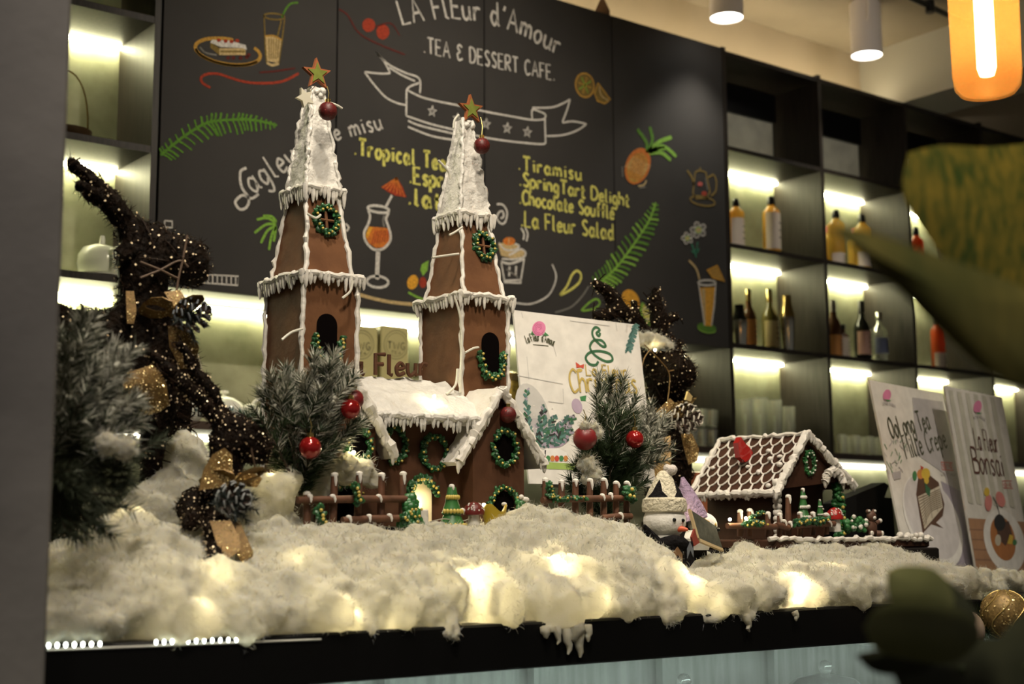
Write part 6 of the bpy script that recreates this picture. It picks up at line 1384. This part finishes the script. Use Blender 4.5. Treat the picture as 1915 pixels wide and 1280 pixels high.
# china on the left shelf and in the niche
m_china = mat('white_china2', (.74, .74, .66), .18); m_china_t = mat('glassy_china', (.70, .72, .62), .15, trans=.25)
p = A(186, 500, 4.46); p.z = 2.1435; t = thing('teapot', 'white glassy teapot on a saucer on the left wall shelf', 'teapot', tuple(p)); T = Matrix.Translation(p)
q = MB(); q.lathe([(.04, 0), (.05, .006), (.095, .016), (.097, .020), (.05, .014), (.001, .012)], 28, T); q.build('saucer', m_china, t)
q = MB(); q.lathe([(.045, .016), (.066, .03), (.073, .06), (.070, .09), (.055, .115), (.02, .128), (.001, .129)], 28, T); q.build('pot', m_china_t, t)
q = MB(); q.tube([p+Vector((0, -.015, .125)), p+Vector((0, -.017, .14)), p+Vector((0, -.017, .155))], [.010, .009, .007], 10); q.build('knob', m_china, t)
q = MB(); q.tube(bez([p+Vector((.010, -.070, .10)), p+Vector((.025, -.105, .10)), p+Vector((.03, -.11, .06)), p+Vector((.012, -.074, .035))], 6), .006, 8); q.build('handle', m_china, t)
p = A(122, 246, 4.42); p.z = 2.5895; t = thing('basket', 'dark bowl basket with a tall gold hoop handle on the left upper shelf', 'basket', tuple(p)); T = Matrix.Translation(p)
q = MB(); q.lathe([(.05, 0), (.075, .012), (.085, .035), (.080, .036), (.06, .012), (.001, .008)], 24, T); q.build('bowl', mat('dark_bronze', (.06, .035, .015), .4), t)
q = MB(); q.tube([p+Vector((.075*math.cos(g*PI/16), 0, .034+.205*math.sin(g*PI/16)**.8)) for g in range(17)], .003, 8); q.build('hoop_handle', m_gold, t)
m_bluep = mat('blue_leaf_print', (.03, .14, .16), .3)
def china_pot(label, px, py, r, h, nm='teapot', knob=True):
    p = A(px, py, 4.36); p.z = 1.6895; t = thing(nm, label, nm.replace('_', ' '), tuple(p)); T = Matrix.Translation(p)
    q = MB(); q.lathe([(r*.6, 0), (r*.95, h*.25), (r, h*.45), (r*.85, h*.72), (r*.45, h*.93), (.001, h)], 26, T); q.build('pot', m_china, t)
    if knob: q = MB(); q.lathe([(r*.10, h*.97), (r*.09, h*1.05), (r*.22, h*1.1), (r*.2, h*1.18), (.001, h*1.2)], 14, T); q.build('knob', m_china, t)
    q = MB()
    for k in range(16):
        g = rnd(-PI*.95, -PI*.15); z_ = h*rnd(.15, .42); c = p+Vector((r*1.0*math.cos(g), r*1.0*math.sin(g), z_)); d = Vector((math.cos(g), math.sin(g), 0)); s_ = Vector((-d.y, d.x, 0)); l = r*rnd(.22, .4); u_ = Vector((0, 0, 1))*l+s_*rnd(-.5, .5)*l
        q.add([c+d*.002, c+u_*.5+s_*l*.15+d*.003, c+u_+d*.001, c+u_*.5-s_*l*.15+d*.003], [(0, 1, 2, 3)])
    q.build('leaf_print', m_bluep, t, False); return t, p
china_pot('white teapot with teal leaf print half hidden by the reindeer leg', 348, 786, .062, .088)
china_pot('white domed teapot with teal leaf print left of the church', 418, 790, .074, .095)
t, p = china_pot('white cup with coiled handle beside the domed teapot', 468, 792, .046, .075, 'cup', False)
q = MB(); q.tube([p+Vector((.01+.030*math.cos(g*PI/8), -.05, .055+.030*math.sin(g*PI/8))) for g in range(16)], .006, 8, True); q.build('handle', m_china, t)
# pale tea caddies and gold tin in the niche
PAL['t_ink'] = mat('tin_print', (.22, .20, .09), .6)
for i, (x0, x1, yt) in enumerate(((640, 706, 606), (712, 764, 608))):
    a_ = A(x0, 716, 4.30); b_ = A(x1, 722, 4.30); h = A(x0, yt, 4.30).z-1.6895
    t = thing('tea_caddy', ['pale yellow tea caddy right beside the left tower', 'pale yellow tea caddy left of the right tower'][i], 'tin', ((a_.x+b_.x)/2, 4.36, 1.6895), group='tea caddies in the niche')
    q = MB(); q.bbox(a_.x, b_.x, 4.30, 4.41, 1.6895, 1.6895+h, .004); q.build('body', mat('pale_tin', (.52, .47, .22), .35), t, False)
    cxx = (x0+x1)/2; a = Art('round_print', t, (0, 0), 1, lambda px, py: A(px, py, 4.2993), NY); a.line('t_ink', ell(cxx+3, 645, 23, 27, 0, 24), .003, False); a.line('t_ink', ell(cxx+3, 645, 19, 22, 0, 24), .002, False)
    a.text('t_ink', 'TWG', [(cxx-13, 652), (cxx+19, 655)], .026, .005, .2); a.text('t_ink', 'TEA', [(cxx-7, 662), (cxx+12, 664)], .011, .0025, .2); a.done(t)
q = MB(); p = A(712, 697, 4.24); q.bbox(p.x-.09, p.x+.10, 4.22, 4.27, 1.6895, 1.715, .003); tag(q.build('red_packet', mat('red_packet', (.5, .10, .05), .5), None, False), 'flat red packet lying before the pale tea caddies', 'packet')
a_ = A(945, 700, 4.34); t = thing('gold_tin', 'gold patterned tin glimpsed between right tower and white poster', 'tin', (a_.x+.05, 4.40, 1.6895))
q = MB(); q.lathe([(.06, 1.6895), (.062, 1.70), (.062, 1.93), (.058, 1.94), (.001, 1.942)], 24, Matrix.Translation((a_.x+.05, 4.40, 0))); q.build('body', mat('gold_tin', (.45, .33, .06), .3, .6, col2=(.12, .09, .02), scale=70), t)
q = MB(); q.lathe([(.064, 1.915), (.064, 1.945), (.03, 1.955), (.001, 1.956)], 24, Matrix.Translation((a_.x+.05, 4.40, 0))); q.build('lid', m_brass, t)
# terracotta pot with a pale candle behind the snowman
p = A(1293, 905, 3.08); t = thing('candle_pot', 'terracotta pot with pale glowing candle behind the lilac hat doll', 'pot', (p.x, 3.08, ZC)); T = Matrix.Translation((p.x, 3.08, 0)); zt = A(1293, 886, 3.08).z
q = MB(); q.lathe([(.04, ZC+.0005), (.055, zt-.03), (.060, zt), (.053, zt), (.050, zt-.012), (.001, zt-.012)], 24, T); q.build('pot', mat('terracotta', (.32, .10, .04), .7), t)
q = MB(); q.lathe([(.050, zt-.012), (.050, zt+.003), (.001, zt+.005)], 24, T); q.build('candle', mat('candle_wax', (.8, .72, .5), .5, emit=.8, ecol=(1, .85, .55)), t)
# ================================================================ CEILING LAMPS
m_lampw = mat('white_lamp', (.85, .78, .73), .45); m_lens = mat('lamp_lens', (1, 1, .96), emit=6, ecol=(1, .97, .88))
zc_ = 3.82
def spot(label, px, py, nm='spotlight'):
    p = AZ(px, py, zc_); t = thing(nm, label, 'ceiling light', tuple(p), group='white cylinder ceiling lamps'); T = Matrix.Translation((p.x, p.y, 0)) @ Matrix.Translation((0, 0, 0)); L = .265; r = .073
    q = MB(); q.lathe([(r*.9, zc_-.001), (r, zc_-.012), (r, zc_-L), (r*.97, zc_-L), (r*.93, zc_-L+.02), (.001, zc_-L+.021)], 32, T); q.build('housing', m_lampw, t)
    q = MB(); q.lathe([(r*.92, zc_-L+.018), (r*.92, zc_-L+.006), (.001, zc_-L+.005)], 32, T); q.build('lens', m_lens, t)
    q = MB(); q.tube([Vector((p.x-r*.8, p.y-r*.9, zc_-.002)), Vector((p.x-r*.8, p.y-r*.9, zc_-.10)), Vector((p.x-r*.75, p.y-r*.72, zc_-.12))], .006, 8); q.build('bracket', m_lampw, t)
    lamp('spot_beam', 'SPOT', (p.x, p.y, zc_-L-.006), 22, (1, .93, .80), (p.x-.15, p.y-.1, 1), .05, 95, .8)
spot('white cylinder ceiling lamp fully seen near the amber pendant', 1617, 4); spot('white cylinder ceiling lamp cut off by the top of the view', 1356, -74)
# amber pendant lamp
pc = A(1848, 178, 1.95); r = .083; t = thing('pendant_lamp', 'amber glass pendant lamp glowing at the top right', 'pendant lamp', (pc.x, pc.y, pc.z)); T = Matrix.Translation((pc.x, pc.y, 0)); z0 = pc.z
m_ag = bpy.data.materials.new('amber_glass'); m_ag.use_nodes = True; nt = m_ag.node_tree; pb_ = nt.nodes['Principled BSDF']; pb_.inputs['Base Color'].default_value = (.55, .27, .06, 1); pb_.inputs['Roughness'].default_value = .15
tb = nt.nodes.new('ShaderNodeBsdfTransparent'); tb.inputs[0].default_value = (1, .80, .50, 1); tl_ = nt.nodes.new('ShaderNodeBsdfTranslucent'); tl_.inputs[0].default_value = (.9, .60, .28, 1); m1 = nt.nodes.new('ShaderNodeMixShader'); m1.inputs[0].default_value = .09; m2 = nt.nodes.new('ShaderNodeMixShader'); m2.inputs[0].default_value = .12
nt.links.new(tb.outputs[0], m1.inputs[1]); nt.links.new(tl_.outputs[0], m1.inputs[2]); nt.links.new(m1.outputs[0], m2.inputs[1]); nt.links.new(pb_.outputs[0], m2.inputs[2]); nt.links.new(m2.outputs[0], nt.nodes['Material Output'].inputs[0])
q = MB(); q.lathe([(.002, z0), (r*.80, z0+.004), (r*.95, z0+.020), (r, z0+.05), (r*1.06, z0+.42), (r*.5, z0+.48), (r*.3, z0+.49), (r*.28, z0+.485), (r*.48, z0+.47), (r*1.03, z0+.41), (r*.97, z0+.05), (r*.9, z0+.024), (r*.76, z0+.010), (.002, z0+.007)], 40, T); q.build('glass_shade', m_ag, t)
q = MB(); q.lathe([(.002, z0+.045), (.018, z0+.05), (.024, z0+.07), (.024, z0+.30), (.016, z0+.33), (.002, z0+.335)], 18, T); q.build('tube_bulb', mat('tube_bulb', (1, .9, .6), emit=18, ecol=(1, .86, .58)), t)
q = MB(); q.lathe([(.02, z0+.33), (.022, z0+.46), (.03, z0+.50), (.004, z0+.53)], 16, T); q.build('socket', m_capb, t)
q = MB(); q.tube([(pc.x, pc.y, z0+.52), (pc.x, pc.y, zc_)], .003, 8); q.build('cord', m_capb, t)
lamp('pendant_glow', 'POINT', (pc.x, pc.y, z0+.2), 1.5, (1, .72, .35), None, .03)
# black track rail on the ceiling
a_ = AZ(1700, -6, zc_-.03); b_ = AZ(1785, 34, zc_-.03); q = MB(); q.tube([a_+(a_-b_), b_+(b_-a_)*.4], .014, 8); t = q.build('track_rail', m_capb); tag(t, 'thin black track rail running along the ceiling at the top right', 'rail')
q = MB(); c = a_.lerp(b_, .45); q.tube([c+Vector((0, 0, -.03)), c+Vector((0, 0, .028))], .022, 10); q.build('connector', m_capb, t)
# small brown ornament on top of the cabinets
p = A(1127, 22, 4.36); p.z = 3.5155; t = thing('roof_ornament', 'tiny brown pyramid ornament standing on top of the chalkboard cabinets', 'ornament', tuple(p))
q = MB(); q.lathe([(.045, 0), (.045, .02), (.002, .10)], 4, Matrix.Translation(p)); q.build('pyramid', mat('brown_orn', (.12, .06, .025), .6), t, False); q = MB(); q.ball(p+Vector((0, 0, .10)), .012, 8); q.build('knob', mat('brown_orn', (.1, .05, .02)), t)
# ================================================================ FOREGROUND PLANT, out of focus
random.seed(17)
def leafmat(name, c1, c2, sc):
    m = mat(name, c1, .5, col2=c2, scale=sc, trans=.35, stretch=(1, 1, .45)); return m
m_lf1 = leafmat('mottled_leaf', (.27, .20, .028), (.045, .08, .014), 95); m_lf2 = leafmat('olive_leaf', (.16, .135, .035), (.07, .075, .02), 22); m_lf3 = leafmat('pale_leaf', (.20, .205, .085), (.14, .15, .06), 20); m_lf4 = leafmat('dark_leaf', (.060, .063, .035), (.035, .04, .022), 15)
def leaf(parent, outline_px, y, m, bulge=.01, name='leaf', dyx=0):
    """a leaf blade from its outline on a slightly bent surface; real thickness"""
    cx_ = sum(p[0] for p in outline_px)/len(outline_px); cy_ = sum(p[1] for p in outline_px)/len(outline_px)
    ol = bez2(list(outline_px)+[outline_px[0]], 4)[:-1]; n = len(ol); vs = []; fs = []
    rings = [1, .8, .55, .25]
    for side in (0, 1):
        for s_ in rings:
            for px, py in ol:
                x_ = cx_+(px-cx_)*s_; y_ = cy_+(py-cy_)*s_; vs.append(A(x_, y_, y+(x_-cx_)*dyx-bulge*(1-s_*s_))+Vector((0, .0012*side, 0)))
        vs.append(A(cx_, cy_, y-bulge)+Vector((0, .0012*side, 0)))
    st = len(rings)*n+1
    for side in (0, 1):
        o = side*st
        for j in range(len(rings)-1):
            for i in range(n): f = (o+j*n+i, o+j*n+(i+1) % n, o+(j+1)*n+(i+1) % n, o+(j+1)*n+i); fs.append(f if side == 0 else f[::-1])
        for i in range(n): fs.append((o+(len(rings)-1)*n+i, o+(len(rings)-1)*n+(i+1) % n, o+st-1))
    for i in range(n): fs.append((i, st+i, st+(i+1) % n, (i+1) % n))
    q = MB(); q.add(vs, fs); return q.build(name, m, parent)
YL = .86
t = thing('potted_plant', 'blurred tall plant with mottled yellow green leaves at the right edge', 'plant', (1.4, .86, 0))
leaf(t, [(1700, 285), (1760, 272), (1850, 275), (1960, 268), (2060, 300), (2060, 640), (1960, 640), (1880, 590), (1800, 520), (1735, 440), (1690, 360)], YL, m_lf1, .012)
leaf(t, [(1545, 425), (1600, 428), (1660, 445), (1730, 470), (1820, 500), (1930, 545), (2040, 600), (2040, 760), (1930, 730), (1840, 690), (1760, 620), (1700, 560), (1620, 480)], YL-.22, m_lf2, .010)
q = MB(); b0 = A(2030, 600, YL+.01); q.tube(bez([A(2030, 420, YL+.008), b0, A(2050, 900, YL+.02), Vector((1.52, .92, .30))], 6), [.004]*18+[.006], 8); q.build('stem', mat('green_stem', (.05, .07, .02), .6), t)
q = MB(); q.lathe([(.09, 0), (.13, .28), (.14, .30), (.125, .30), (.12, .26), (.001, .26)], 24, Matrix.Translation((1.52, .92, 0))); q.build('pot', mat('grey_pot', (.15, .14, .13), .7), t)
t = thing('potted_plant', 'blurred low plant with pale rounded leaves before the counter corner', 'plant', (1.1, .8, 0)); YL2 = .80
leaf(t, [(1660, 1070), (1690, 1058), (1740, 1062), (1770, 1085), (1785, 1130), (1760, 1150), (1700, 1150), (1665, 1120)], YL2, m_lf3, .008)
leaf(t, [(1618, 1175), (1640, 1140), (1690, 1125), (1760, 1130), (1820, 1155), (1830, 1200), (1780, 1240), (1700, 1235), (1640, 1215)], YL2-.02, m_lf3, .008)
leaf(t, [(1700, 1085), (1750, 1075), (1800, 1110), (1830, 1160), (1800, 1200), (1740, 1180)], YL2+.02, m_lf4, .006)
leaf(t, [(1600, 1225), (1650, 1215), (1720, 1215), (1760, 1230), (1720, 1260), (1640, 1260)], YL2+.01, m_lf4, .006)
leaf(t, [(1660, 1240), (1740, 1200), (1840, 1195), (1960, 1215), (1980, 1330), (1850, 1340), (1720, 1330)], YL2+.015, m_lf4, .008)
leaf(t, [(1850, 1230), (1900, 1160), (1960, 1150), (1980, 1290), (1900, 1330)], YL2+.03, m_lf4, .006)
q = MB(); s0 = A(1790, 1330, YL2+.03)
for px, py in ((1720, 1110), (1720, 1190), (1800, 1250), (1930, 1240)): q.tube(bez([A(px, py, YL2+.004), A((px+1790)/2+10, (py+1330)/2, YL2+.03), s0, Vector((s0.x-.12, .72, .30))], 5), .003, 7)
q.build('stem', mat('green_stem', (.05, .07, .02)), t)
q = MB(); q.lathe([(.08, 0), (.115, .28), (.125, .30), (.11, .30), (.105, .26), (.001, .26)], 24, Matrix.Translation((s0.x-.12, .72, 0))); q.build('pot', mat('grey_pot', (.15, .14, .13)), t)
# dark garland on the counter corner that carries the two big balls
t = pine('dark_garland', 'dark pine garland draped over the counter edge under the gold ball', (1840, 1160), 2.08, [(1900, 1130, 0), (1930, 1190, 0), (1860, 1200, 0), (1800, 1215, 0), (1770, 1190, 0), (1900, 1240, 0), (1840, 1250, 0), (1790, 1150, 0), (1760, 1240, 0), (1940, 1260, 0)], 130, .05, 0, m_ndl, 2, .03, .0012, 'garland')
m_ggold = mat('gold_glitter_ball', (.26, .17, .06), .45, .35, var=.35, scale=160)
bb = bauble('christmas_ball', 'large gold glitter ball with swirls at the lower right', 1880, 1150, 2.0, .058, m_ggold, .02, m_ribg, 'large balls at the counter corner', (.5, .85, .3))
c = A(1880, 1150, 2.0); q = MB()
for k in range(7):
    g0 = k*PI/3.5; q.tube([c+Vector((.0585*math.cos(g0+.5*math.sin(f*.5))*math.sin(PI*f/14), .0585*math.sin(g0+.5*math.sin(f*.5))*math.sin(PI*f/14), .0585*math.cos(PI*f/14))) for f in range(1, 14)], .0018, 6)
q.build('swirl_cord', mat('gold_cord', (.5, .36, .12), .35, .5), bb)
bauble('christmas_ball', 'large pearl pink ball partly hidden by the blurred leaves', 1800, 1180, 1.98, .050, mat('pearl', (.48, .36, .27), .3, .2, clear=.3), .02, None, 'large balls at the counter corner', (-.3, .9, .3))
# matte dark stuffs barely shine
for n_, s_ in (('opening_shade_black', 0), ('dark_vine', .08), ('tinsel', .12), ('black_card', .05), ('dark_card', .05), ('black_edge', .1), ('dark_laminate', .25), ('black_wool', .05), ('chalkboard_paint', .25), ('pine_needle', .2), ('pine_needle_grey', .2), ('chocolate_ginger', .2), ('gingerbread_dark', .2), ('gingerbread', .25)):
    MATS[n_].node_tree.nodes['Principled BSDF'].inputs['Specular IOR Level'].default_value = s_
